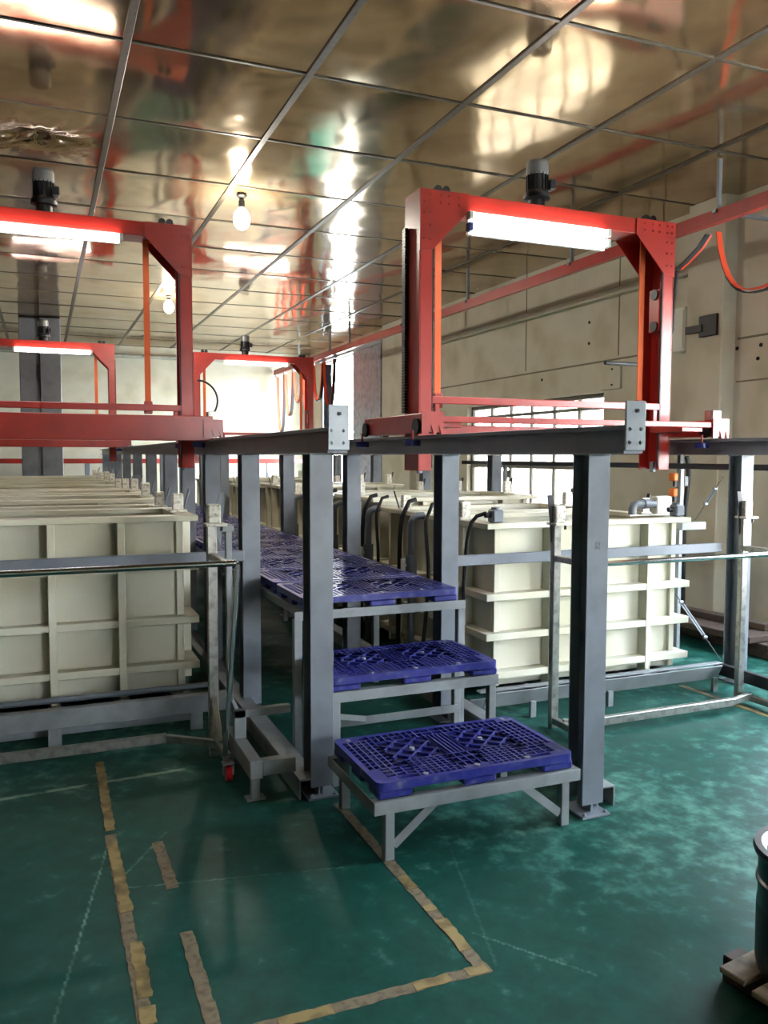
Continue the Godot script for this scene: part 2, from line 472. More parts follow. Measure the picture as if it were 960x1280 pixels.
func panel_mesh(w: float, d: float, seed_: int, dent := false) -> ArrayMesh:
	# thin polished sheet that sags and ripples between its seams
	var nz := FastNoiseLite.new(); nz.seed = seed_; nz.frequency = 0.9; nz.fractal_octaves = 2
	var N := 24 if dent else 12
	var pts := []; var nm := []
	var hgt := func(x: float, z: float) -> float:
		var u := x / w * 2.0; var s := z / d * 2.0
		var edge := (1.0 - u * u) * (1.0 - s * s)
		var y := -0.007 * edge + 0.004 * edge * nz.get_noise_2d(x * 1.2, z * 1.2 + 9.0) + 0.0035 * nz.get_noise_2d(x * 0.8 + 30.0, z * 0.8) * (1.0 - absf(u) ** 8) * (1.0 - absf(s) ** 8)
		if dent:
			var r := Vector2(x + 0.05, (z - 0.05) * 1.7).length(); var an := atan2(z - 0.05, x + 0.05)
			y += edge * (0.05 * exp(-r * r * 14.0) + 0.012 * sin(an * 17.0 + 3.0 * nz.get_noise_1d(an * 2.0)) * clampf(r * 6.0, 0, 1) * exp(-r * 3.0))
		return y
	for j in N + 1:
		for i in N + 1:
			var x := (float(i) / N - 0.5) * w; var z := (float(j) / N - 0.5) * d
			var e := 0.004
			var y: float = hgt.call(x, z)
			pts.append(V(x, y, z))
			nm.append(-V(hgt.call(x - e, z) - hgt.call(x + e, z), 2.0 * e, hgt.call(x, z - e) - hgt.call(x, z + e)).normalized())
	var g := Geo.new()
	for j in N:
		for i in N:
			var a := j * (N + 1) + i; var b := a + 1; var c := a + N + 2; var e := a + N + 1
			g.squad([pts[a], pts[b], pts[c], pts[e]], [nm[a], nm[b], nm[c], nm[e]])
	return g.mesh()


func build_ceiling() -> void:
	var c := thing("ceiling", "ceiling of rippled bronze metal panels mirroring the lights", "ceiling", V(0, HC, 0), "", "structure")
	part("ceiling_slab", Geo.new().span(V(-8.2, 0.06, BZ - 0.2), V(WX + 0.2, 0.26, 3.2)), M.dark, c)
	var dx := 1.128; var dz := 1.18
	var x0 := 0.524 - 8.0 * dx; var z0 := -5.26 + 7.0 * dz
	var v := []
	for k in 7: v.append(panel_mesh(dx - 0.012, dz - 0.012, 100 + k))
	var dented := panel_mesh(dx - 0.012, dz - 0.012, 140, true)
	for i in 13:
		for j in 20:
			var cx := x0 + (i + 0.5) * dx; var cz := z0 - (j + 0.5) * dz
			if cx - dx / 2 > WX + 0.05 or cz + dz / 2 < BZ or cx + dx / 2 < -8.1: continue
			var m: Mesh = v[(i * 3 + j * 5 + i * j) % 7]
			if i == 7 and j == 8: m = dented
			put("panel", m, M.ceiling, c, V(cx, rng.randf_range(-0.003, 0.003), cz), Basis(Vector3.UP, PI if (i + j) % 2 else 0.0))
	for i in 14:
		var sx := x0 + i * dx
		if sx > WX - 0.05 or sx < -7.95: continue
		part("seam_strip", Geo.new().span(V(sx - 0.024, -0.010, BZ), V(sx + 0.024, 0.004, 3.0), 0.004), M.seam, c)
	for j in 20:
		var sz := z0 - j * dz
		if sz < BZ: continue
		part("seam_strip", Geo.new().span(V(-8.0, -0.006, sz - 0.012), V(WX, 0.003, sz + 0.012), 0.003), M.seam, c)


# ---------------------------------------------------------------- steel rails and columns
func i_profile(w: float, h: float, tf: float, tw: float) -> PackedVector2Array:
	var a := w / 2.0; var b := tw / 2.0
	return PackedVector2Array([Vector2(-a, 0), Vector2(a, 0), Vector2(a, tf), Vector2(b, tf), Vector2(b, h - tf), Vector2(a, h - tf), Vector2(a, h), Vector2(-a, h), Vector2(-a, h - tf), Vector2(-b, h - tf), Vector2(-b, tf), Vector2(-a, tf)])


func hex_bolt(parent: Node3D, at: Vector3, dir: Vector3, r := 0.008, m: Material = null, called := "bolt") -> void:
	var g := Geo.new()
	g.cyl(at, at + dir * r * 0.9, r, 6).cyl(at, at + dir * r * 1.5, r * 0.5, 6)
	part(called, g, m if m else M.zinc, parent)


func build_rails() -> void:
	var rails := [[1.225, -3.5, "beside the walkway, far from the windows"], [2.25, -2.75, "between the walkway and the window-side tanks"], [4.57, -2.9, "along the window side of the tanks"], [-1.3, -3.6, "beyond the tank row away from the windows"]]
	for k in 4:
		var r: Array = rails[k]
		var t := thing("crane_rail", "grey steel I-beam crane rail running " + r[2], "rail", V(r[0], 1.612, r[1]))
		part("beam", Geo.new().extrude(i_profile(0.095, 0.108, 0.011, 0.009), Vector3.ZERO, Vector3.RIGHT, Vector3.UP, V(0, 0, BZ + 0.4 - r[1])), M.grey, t)
		part("running_strip", Geo.new().span(V(-0.02, 0.108, -0.01), V(0.02, 0.118, BZ + 0.5 - r[1]), 0.003), M.grey, t)
		var e := part("end_stop_plate", Geo.new().span(V(-0.048, 0.012, 0.0), V(0.052, 0.215, 0.012), 0.003), M.zinc, t)
		e.set_meta("label", "bolted grey end plate")
		for b in [[-0.028, 0.045], [0.028, 0.045], [-0.028, 0.10], [0.028, 0.10], [0.004, 0.175]]:
			hex_bolt(e, V(b[0], b[1], 0.012), V(0, 0, 1), 0.009, M.darkmetal if b[1] > 0.15 else M.zinc)
	# columns
	var flange := Geo.new().span(V(-0.056, 0.05, -0.007), V(0.056, 1.606, 0.0), 0.002).mesh()
	var web := Geo.new().span(V(-0.005, 0.012, -0.11), V(0.005, 1.606, -0.007)).mesh()
	var cap := Geo.new().span(V(-0.06, 1.603, -0.12), V(0.06, 1.611, 0.003), 0.002).mesh()
	var base := Geo.new().span(V(-0.075, 0.0, -0.14), V(0.075, 0.012, 0.03), 0.003).mesh()
	var rows := [[1.18, [-3.595, -4.98, -6.2, -7.3, -8.4, -9.9, -11.4, -12.9, -14.4, -15.9, -17.4], "in the walkway row away from the windows"],
		[2.235, [-2.95, -4.36, -6.0, -7.83, -9.4, -10.9, -12.4, -13.9, -15.4, -16.9], "in the walkway row nearer the windows"],
		[4.53, [-4.33, -6.0, -7.75, -9.5, -11.2, -12.9, -14.6, -16.3], "in the row along the window wall"],
		[-1.3, [-4.3, -6.2, -8.4, -10.9, -13.4, -15.9], "in the row beyond the tanks away from the windows"]]
	for r in rows:
		for k in r[1].size():
			var t := thing("support_column", "grey steel H-column, %s from the steps, %s" % [ORD[k], r[2]], "column", V(r[0], 0, r[1][k]), "grey columns under the crane rails")
			put("flange", flange, M.grey, t)
			put("flange", flange, M.grey, t, V(0, 0, -0.11))
			put("web", web, M.grey, t)
			put("cap_plate", cap, M.grey, t)
			put("base_plate", base, M.grey, t)
			if k < 2:
				for s in [[-0.055, 0.015], [0.055, 0.015], [0.055, -0.125]]:
					hex_bolt(t, V(s[0], 0.012, s[1]), Vector3.UP, 0.009, M.zinc, "anchor_bolt")
	# raised cast number on the column beside the lowest step
	var tm := TextMesh.new()
	var fo := SystemFont.new(); fo.font_names = PackedStringArray(["Droid Sans"])
	tm.font = fo; tm.text = "53"; tm.font_size = 32; tm.pixel_size = 0.0011; tm.depth = 0.003
	var col: Node3D = get_node("support_column_011")
	put("raised_number", tm, M.grey, col, V(0.0, 1.21, 0.0005), Basis(Vector3.BACK, PI / 2))
	# floor channels tying the columns
	var ch := [[V(1.12, 0.0, -3.6), V(1.12, 0.0, -9.0), "column foot channel on the floor away from the windows"], [V(2.345, 0.0, -3.0), V(2.345, 0.0, -9.0), "column foot channel on the floor on the window side"]]
	for c in ch:
		var t := thing("floor_channel", "grey steel " + c[2], "channel", c[0])
		var L: float = c[1].z - c[0].z
		part("web", Geo.new().span(V(-0.05, 0.085, 0), V(0.05, 0.095, L), 0.003), M.frame, t)
		part("flange", Geo.new().span(V(-0.05, 0, 0), V(-0.042, 0.085, L), 0.002), M.frame, t)
		part("flange", Geo.new().span(V(0.042, 0, 0), V(0.05, 0.085, L), 0.002), M.frame, t)
	# bars across the tank fronts
	var b1 := thing("guard_bar", "grey flat guard bar crossing in front of the window-side tank", "bar", V(0, 0, -4.42))
	part("flat_bar", Geo.new().span(V(2.29, 0.93, -0.03), V(4.41, 0.995, 0.0), 0.004), M.grey, b1)
	part("bracket", Geo.new().span(V(2.285, 0.88, -0.04), V(2.30, 1.03, 0.01), 0.002), M.zinc, b1)
	var b2 := thing("guard_bar", "grey flat guard bar crossing in front of the tank away from the windows", "bar", V(0, 0, -4.95))
	part("flat_bar", Geo.new().span(V(-1.25, 0.955, -0.03), V(1.13, 1.02, 0.0), 0.004), M.grey, b2)
	# big building column at the far end
	var bc := thing("building_column", "tall grey building column standing before the end wall", "column", V(0.03, 0, -16.0))
	part("shaft", Geo.new().span(V(-0.02, 0, -0.5), V(0.33, HC - 0.02, 0), 0.01), M.grey, bc)
	part("side_flange", Geo.new().span(V(-0.36, 0, -0.5), V(-0.02, HC - 0.02, -0.12), 0.01), M.grey, bc)


# ---------------------------------------------------------------- gantries
func gantry(o: Dictionary) -> void:
	# built around x = 0 (middle between the columns), z = 0 at the front faces, y absolute
	var t := thing("gantry_hoist", o.label, "gantry", V(o.x, 0, o.z), "red gantry hoists on the crane rails")
	var hw: float = o.hw; var top: float = o.top; var dep := 0.23
	var yb := 1.50
	for s in [-1.0, 1.0]:
		var c := part("column", Geo.new().span(V(s * (hw - 0.008), yb, -dep), V(s * hw, top, 0), 0.002).span(V(s * (hw - 0.095), yb, -0.01), V(s * (hw - 0.008), top, 0), 0.002).span(V(s * (hw - 0.095), yb, -dep), V(s * (hw - 0.008), top, -dep + 0.01), 0.002), M.red, t)
		part("guide_rail", Geo.new().span(V(s * (hw - 0.105), yb + 0.02, -0.018), V(s * (hw - 0.095), top - 0.2, 0.0), 0.002), M.darkmetal, c)
		# gusset with bolts
		var gx := hw; var pl := PackedVector2Array([Vector2(s * gx, top), Vector2(s * (gx - 0.36), top), Vector2(s * (gx - 0.36), top - 0.11), Vector2(s * (gx - 0.10), top - 0.38), Vector2(s * gx, top - 0.40)])
		for zz in [0.0, -dep - 0.008]:
			var g := part("gusset_plate", Geo.new().extrude(pl, V(0, 0, zz), Vector3.RIGHT, Vector3.UP, V(0, 0, 0.008)), M.red, t)
			if zz == 0.0:
				for b in [[0.03, 0.03], [0.075, 0.03], [0.15, 0.03], [0.21, 0.03], [0.285, 0.03], [0.03, 0.08], [0.075, 0.08], [0.15, 0.08], [0.21, 0.08], [0.285, 0.08], [0.03, 0.15], [0.075, 0.15], [0.03, 0.23], [0.075, 0.23], [0.03, 0.32], [0.075, 0.32]]:
					hex_bolt(g, V(s * (gx - b[0]), top - b[1], 0.008), V(0, 0, 1), 0.008, M.red)
		# lifting belt
		var bx: float = s * (hw - o.belt)
		part("lifting_belt", Geo.new().span(V(bx - 0.023, 1.97, -0.125), V(bx + 0.023, top - 0.1, -0.115)), M.belt, t)
		part("belt_clamp", Geo.new().span(V(bx - 0.032, 1.93, -0.145), V(bx + 0.032, 2.03, -0.095), 0.005), M.red, t)
		# carriage rollers inside the column
		var ca := part("lift_carriage", Geo.new().span(V(s * (hw - 0.075), yb + 0.1 + o.lift, -dep + 0.05), V(s * (hw - 0.02), yb + 0.42 + o.lift, -0.06), 0.006), M.red, t)
		for dy in [0.14, 0.38]:
			part("roller", Geo.new().cyl(V(s * (hw - 0.09), yb + dy + o.lift, -0.11), V(s * (hw - 0.015), yb + dy + o.lift, -0.11), 0.04, 12), M.darkmetal, ca)
		part("lifting_hook", Geo.new().span(V(s * (hw - 0.075), yb - 0.02 , -0.13), V(s * (hw - 0.045), yb + 0.06, -0.09), 0.004), M.zinc, t)
		# bearings on the top beam
		for k in 2:
			var px: float = s * (hw - 0.16 - k * 0.06)
			part("bearing", Geo.new().lathe([Vector2(0, -0.02), Vector2(0.028, -0.02), Vector2(0.028, 0.02), Vector2(0, 0.02)], V(px, top + 0.026, -0.07), 12, Basis(Vector3.RIGHT, PI / 2)), M.black, t)
	part("top_beam", Geo.new().span(V(-hw + 0.006, top - 0.11, -dep), V(hw - 0.006, top, -0.002), 0.004), M.red, t)
	# motor
	var mx: float = o.motor
	var mo := part("motor", Geo.new().lathe([Vector2(0.068, 0.13), Vector2(0.068, 0.235)], V(mx, top, -0.11), 20), M.darkmetal, t)
	var fins := Geo.new()
	for k in 16:
		var an := TAU * k / 16.0
		fins.box(V(mx + cos(an) * 0.072, top + 0.175, -0.11 + sin(an) * 0.072), V(0.014, 0.13, 0.006), 0.0, Basis(Vector3.UP, -an))
	part("cooling_fins", fins, M.darkmetal, mo)
	part("fan_cowl", Geo.new().lathe([Vector2(0.074, 0.23), Vector2(0.078, 0.235), Vector2(0.078, 0.31), Vector2(0.07, 0.33), Vector2(0.03, 0.335), Vector2(0, 0.335)], V(mx, top, -0.11), 20), M.silver, mo)
	part("gearbox", Geo.new().lathe([Vector2(0.0, 0.0), Vector2(0.06, 0.0), Vector2(0.06, 0.06), Vector2(0.095, 0.07), Vector2(0.095, 0.1), Vector2(0.07, 0.13), Vector2(0, 0.13)], V(mx, top, -0.11), 16), M.darkmetal, mo)
	part("terminal_box", Geo.new().span(V(mx + 0.06, top + 0.13, -0.1), V(mx + 0.11, top + 0.2, -0.03), 0.006), M.darkmetal, mo)
	# cross bars and end trucks
	var xl: float = o.truck_l; var xr: float = o.truck_r
	part("brace_bar", Geo.new().span(V(-hw + 0.095, 1.95, -0.03), V(hw - 0.095, 2.0, 0.0), 0.004), M.red, t)
	for s in [-1.0, 1.0]:
		part("brace_post", Geo.new().span(V(s * (hw - 0.14) - 0.018, 1.80, -0.03), V(s * (hw - 0.14) + 0.018, 1.95, -0.002), 0.003), M.red, t)
		part("tie_arm", Geo.new().span(V(s * (hw - 0.16), 1.78, -0.025), V(s * (hw + 0.03), 1.82, 0.31), 0.003), M.red, t)
	part("front_cross_beam", Geo.new().span(V(xl, o.cb0, 0.31), V(xr, o.cb1, 0.35), 0.004), M.red, t)
	part("rear_cross_beam", Geo.new().span(V(xl, 1.75, -0.63), V(xr, 1.83, -0.57), 0.004), M.red, t)
	for e in [[xl, -1.0], [xr, 1.0]]:
		var cx: float = e[0]
		var tr := part("end_truck", Geo.new().span(V(cx - 0.065, 1.745, -0.65), V(cx + 0.065, 1.865, 0.352), 0.004), M.red, t)
		var fp := PackedVector2Array([Vector2(-0.075, 1.735), Vector2(-0.03, 1.735), Vector2(-0.012, 1.795), Vector2(0.006, 1.735), Vector2(0.024, 1.735), Vector2(0.042, 1.795), Vector2(0.06, 1.735), Vector2(0.075, 1.735), Vector2(0.075, 1.875), Vector2(-0.075, 1.875)])
		part("front_plate", Geo.new().extrude(fp, V(cx, 0, 0.352), Vector3.RIGHT, Vector3.UP, V(0, 0, 0.01)), M.red, tr)
		for zz in [0.28, -0.6]:
			for s in [-1.0, 1.0]: part("wheel", Geo.new().cyl(V(cx + s * 0.066, 1.785, zz), V(cx + s * 0.085, 1.785, zz), 0.05, 18), M.black, tr)
			for s in [-1.0, 1.0]:
				var ro := part("guide_roller", Geo.new().lathe([Vector2(0, 0), Vector2(0.05, 0), Vector2(0.05, 0.038), Vector2(0, 0.038)], V(cx + s * 0.101, 1.662, zz), 18), M.roller, tr)
				part("roller_pin", Geo.new().cyl(V(cx + s * 0.101, 1.70, zz), V(cx + s * 0.101, 1.76, zz), 0.008, 8), M.red, ro)
	# cable chain up the outer side of one column
	var sx: float = o.chain
	var cg := Geo.new()
	for k in 62:
		cg.box(V(sx * (hw + 0.014), 1.9 + k * 0.02, -dep + 0.03), V(0.024, 0.017, 0.05), 0.0)
	part("cable_chain", cg, M.darkmetal, t)
	part("sensor_box", Geo.new().span(V(xr - 0.03, 1.866, 0.22), V(xr + 0.05, 1.94, 0.31), 0.005), M.stainless, t)
	# fluorescent fitting below the beam
	if o.get("lamp", true):
		var L := 1.12; var lx: float = o.lamp_x
		var l := thing("tube_light", o.lamp_label, "light", V(o.x + lx, 0, o.z - 0.005), "fluorescent fittings under the gantries")
		var nt: int = o.get("tubes", 1)
		part("fitting_body", Geo.new().span(V(-L / 2, top - 0.112 - 0.075 * nt, -0.03), V(L / 2, top - 0.112, 0.0), 0.004), M.boxwhite, l)
		for k in nt:
			var ty: float = top - 0.145 - 0.072 * k
			var tz := 0.03
			part("tube", Geo.new().cyl(V(-L / 2 + 0.02, ty, tz), V(L / 2 - 0.02, ty, tz), 0.024, 14), M.tube, l)
			for s in [-1.0, 1.0]:
				part("lamp_holder", Geo.new().span(V(s * (L / 2) - 0.015, ty - 0.027, -0.002), V(s * (L / 2) + 0.015, ty + 0.027, tz + 0.024), 0.003), M.roller if k == 1 and s < 0 else M.boxwhite, l)
		var a := AreaLight3D.new()
		a.name = "tube_glow"
		a.area_size = Vector2(L - 0.06, 0.044)
		a.light_energy = 0.5
		a.light_color = Color(1.0, 0.98, 0.98)
		a.shadow_enabled = true
		a.area_range = 30.0
		l.add_child(a)
		a.transform = Transform3D(Basis(Vector3.RIGHT, -PI / 2), V(0, top - 0.10 - 0.075 * nt, 0.03))


func build_gantries() -> void:
	gantry({"x": 3.375, "z": -5.0, "hw": 1.055, "top": 3.345, "belt": 0.195, "lift": 0.95, "motor": -0.09, "truck_l": -1.125, "truck_r": 1.21, "cb0": 1.81, "cb1": 1.85, "chain": -1.0, "lamp_x": -0.135, "tubes": 2,
		"label": "large red gantry hoist over the window-side tanks, closest to the steps", "lamp_label": "bright twin-tube light under the gantry closest to the steps"})
	gantry({"x": 0.06, "z": -6.75, "hw": 1.078, "top": 3.41, "belt": 0.34, "lift": 0.0, "motor": 0.0, "truck_l": -1.36, "truck_r": 1.165, "cb0": 1.71, "cb1": 1.90, "chain": 1.0, "lamp_x": -0.02,
		"label": "large red gantry hoist with a deep front beam over tanks away from windows", "lamp_label": "bright single-tube light under the gantry with the deep front beam"})
	gantry({"x": 0.05, "z": -13.9, "hw": 1.06, "top": 3.36, "belt": 0.28, "lift": 0.2, "motor": 0.02, "truck_l": -1.35, "truck_r": 1.175, "cb0": 1.72, "cb1": 1.83, "chain": 1.0, "lamp_x": 0.15,
		"label": "distant red gantry hoist in front of the grey building column", "lamp_label": "tube light under the distant gantry before the grey building column"})
	gantry({"x": 3.46, "z": -14.2, "hw": 1.055, "top": 3.34, "belt": 0.195, "lift": 0.5, "motor": -0.15, "truck_l": -1.21, "truck_r": 1.12, "cb0": 1.76, "cb1": 1.81, "chain": -1.0, "lamp_x": 0.02,
		"label": "distant red gantry hoist with cable loops hanging behind it", "lamp_label": "tube light under the distant gantry beside the cable loops"})
	# loose black cable on the gantry with the deep beam
	var pts := []
	for k in 15:
		var a := PI * k / 14.0
		pts.append(V(1.165 + 0.16 * sin(a), 2.04 + 0.16 * cos(a), -6.72))
	tag(part("gantry_cable", Geo.new().tube(pts, 0.008, 8), M.black, self), "black cable looped beside the gantry with the deep beam", "cable")


# ---------------------------------------------------------------- tanks
func bar_seat(parent: Node3D, at: Vector3, s: float, fin: Material) -> void:
	var b := part("bar_seat", Geo.new().span(at + V(-0.035, 0.012, -0.03), at + V(0.035, 0.12, 0.03), 0.006).span(at + V(-0.055, 0, -0.045), at + V(0.055, 0.014, 0.045), 0.003), M.white, parent)
	part("guide_fin", Geo.new().bar(at + V(s * 0.04, 0.0, -0.035), at + V(s * 0.085, 0.15, -0.045), 0.03, 0.008, 0.002), fin, b)


func tank(o: Dictionary) -> Node3D:
	# o: w, d, h, y0 body from x = 0 .. w, z = 0 .. -d
	var t := thing("plating_tank", o.label, "tank", o.at, o.group)
	var w: float = o.w; var d: float = o.d; var h: float = o.h; var y0: float = o.y0; var th := 0.02
	var p := 0.085
	var body := Geo.new()
	body.span(V(0, y0, -th), V(w, h, 0)).span(V(0, y0, -d), V(w, h, -d + th)).span(V(0, y0, -d + th), V(th, h, -th)).span(V(w - th, y0, -d + th), V(w, h, -th)).span(V(th, y0, -d + th), V(w - th, y0 + th, -th))
	part("tank_body", body, M.cream, t)
	# rim flange
	var rim := Geo.new()
	rim.span(V(-p, h - 0.035, -0.03), V(w + p, h, p), 0.003).span(V(-p, h - 0.035, -d - p), V(w + p, h, -d + 0.03), 0.003)
	rim.span(V(-p, h - 0.035, -d + 0.03), V(0.03, h, -0.03), 0.003).span(V(w - 0.03, h - 0.035, -d + 0.03), V(w + p, h, -0.03), 0.003)
	part("rim", rim, M.cream, t)
	for y in o.bands:
		var g := Geo.new()
		g.span(V(-p, y - 0.023, 0), V(w + p, y + 0.023, p), 0.003).span(V(-p, y - 0.023, -d - p * 0.5), V(w + p, y + 0.023, -d), 0.003)
		g.span(V(-p, y - 0.023, -d), V(0, y + 0.023, 0), 0.003).span(V(w, y - 0.023, -d), V(w + p, y + 0.023, 0), 0.003)
		part("band", g, M.cream, t)
	for x in o.ribs:
		part("rib", Geo.new().span(V(x - 0.022, y0 - 0.02, 0), V(x + 0.022, h - 0.035, p + 0.004), 0.003), M.cream, t)
	for e in [0.0, w]:
		part("rib", Geo.new().span(V(e - (0.045 if e > 0 else 0.0), y0, 0.0), V(e + (0.0 if e > 0 else 0.045), h - 0.035, 0.03), 0.003), M.cream, t)
		for z in [-d * 0.35, -d * 0.7]:
			part("rib", Geo.new().span(V(e, y0, z - 0.02) if e > 0 else V(-p, y0, z - 0.02), V(e + p, h - 0.035, z + 0.02) if e > 0 else V(0, h - 0.035, z + 0.02), 0.003), M.cream, t)
	part("liquid", Geo.new().span(V(th, y0 + 0.3, -d + th), V(w - th, h - 0.16, -th)), M.liquid, t)
	bar_seat(t, V(w + p * 0.25, h, -d * 0.45), 1.0, o.fin)
	bar_seat(t, V(-p * 0.25, h, -d * 0.45), -1.0, o.fin)
	# steel I-beam runners below
	for x in o.ribs + [w - 0.05]:
		part("runner", Geo.new().extrude(i_profile(0.07, y0 - 0.021, 0.008, 0.008), V(x, 0, 0.16), Vector3.RIGHT, Vector3.UP, V(0, 0, -d - 0.2)), M.frame, t)
	return t


func build_tanks() -> void:
	# window-side row
	var z := -4.685
	for k in 11:
		var d: float = [0.78, 0.72, 0.85, 0.72][k % 4]
		var tall: float = 1.165 if k == 0 else [1.21, 1.17, 1.235][k % 3]
		tank({"label": "cream plastic plating tank, %s from the steps in the window-side row" % ORD[k], "group": "cream plating tanks", "at": V(2.71, 0, z), "w": 1.50, "d": d, "h": tall, "y0": 0.085, "bands": [0.17, 0.425, 0.685], "ribs": [0.41, 0.815, 1.22], "fin": M.darkmetal})
		z -= d + 0.24
	# row away from the windows
	z = -5.285
	for k in 11:
		var d: float = [0.72, 0.66, 0.70][k % 3]
		tank({"label": "cream plastic plating tank, %s from the steps in the row away from the windows" % ORD[k], "group": "cream plating tanks", "at": V(-0.77, 0, z), "w": 1.58, "d": d, "h": [1.225, 1.20, 1.24, 1.25][k % 4], "y0": 0.125, "bands": [0.28, 0.57, 0.905], "ribs": [0.43, 0.805, 1.20], "fin": M.zinc})
		z -= d + 0.24
	# drip frames in front of both rows
	var f1 := thing("drip_frame", "low grey drip frame on the floor before the window-side tank", "frame", V(0, 0, -4.3))
	part("tray_plate", Geo.new().box(V(3.36, 0.125, 0.03), V(1.86, 0.115, 0.008), 0.002, Basis(Vector3.RIGHT, 0.5)), M.frame, f1)
	part("floor_angle", Geo.new().span(V(2.42, 0.03, -0.14), V(4.28, 0.09, -0.12), 0.003), M.zinc, f1)
	part("top_angle", Geo.new().span(V(2.40, 0.175, -0.02), V(4.30, 0.185, 0.03), 0.002), M.frame, f1)
	part("side_angle", Geo.new().span(V(4.27, 0.10, 0.55), V(4.31, 0.18, -0.02), 0.003), M.darkmetal, f1)
	for x in [2.75, 3.33, 4.2]:
		part("foot", Geo.new().span(V(x - 0.02, 0.0, 0.045), V(x + 0.02, 0.10, 0.07), 0.002), M.frame, f1)
	var f2 := thing("drip_frame", "low grey drip frame on the floor before the tank away from the windows", "frame", V(0, 0, -4.78))
	part("tray_plate", Geo.new().span(V(-1.2, 0.10, -0.004), V(0.98, 0.20, 0.006), 0.002), M.frame, f2)
	part("top_angle", Geo.new().span(V(-1.2, 0.197, -0.05), V(0.98, 0.205, 0.006), 0.002), M.frame, f2)
	part("floor_angle", Geo.new().span(V(-1.2, 0.02, -0.15), V(0.85, 0.08, -0.13), 0.003), M.zinc, f2)
	part("pipe", Geo.new().cyl(V(-1.2, 0.17, -0.32), V(0.95, 0.17, -0.32), 0.018, 10), M.pvc, f2)
	for x in [-0.75, 0.03, 0.8]:
		part("foot", Geo.new().span(V(x - 0.035, 0.0, -0.02), V(x + 0.035, 0.1, 0.002), 0.002), M.frame, f2)
	var f3 := thing("drip_frame", "thin upright grey frame post beside the tank away from the windows", "frame", V(1.0, 0, -4.8))
	part("post", Geo.new().span(V(-0.018, 0.14, -0.018), V(0.018, 1.2, 0.018), 0.003), M.frame, f3)
	part("post", Geo.new().span(V(-0.018, 0.0, -0.6), V(0.018, 1.2, -0.564), 0.003), M.frame, f3)
	part("foot", Geo.new().bar(V(0.0, 0.15, 0.0), V(0.06, 0.0, 0.06), 0.036, 0.036, 0.003), M.frame, f3)
	part("top_stub", Geo.new().span(V(-0.1, 1.155, -0.02), V(0.03, 1.19, 0.02), 0.003), M.frame, f3)


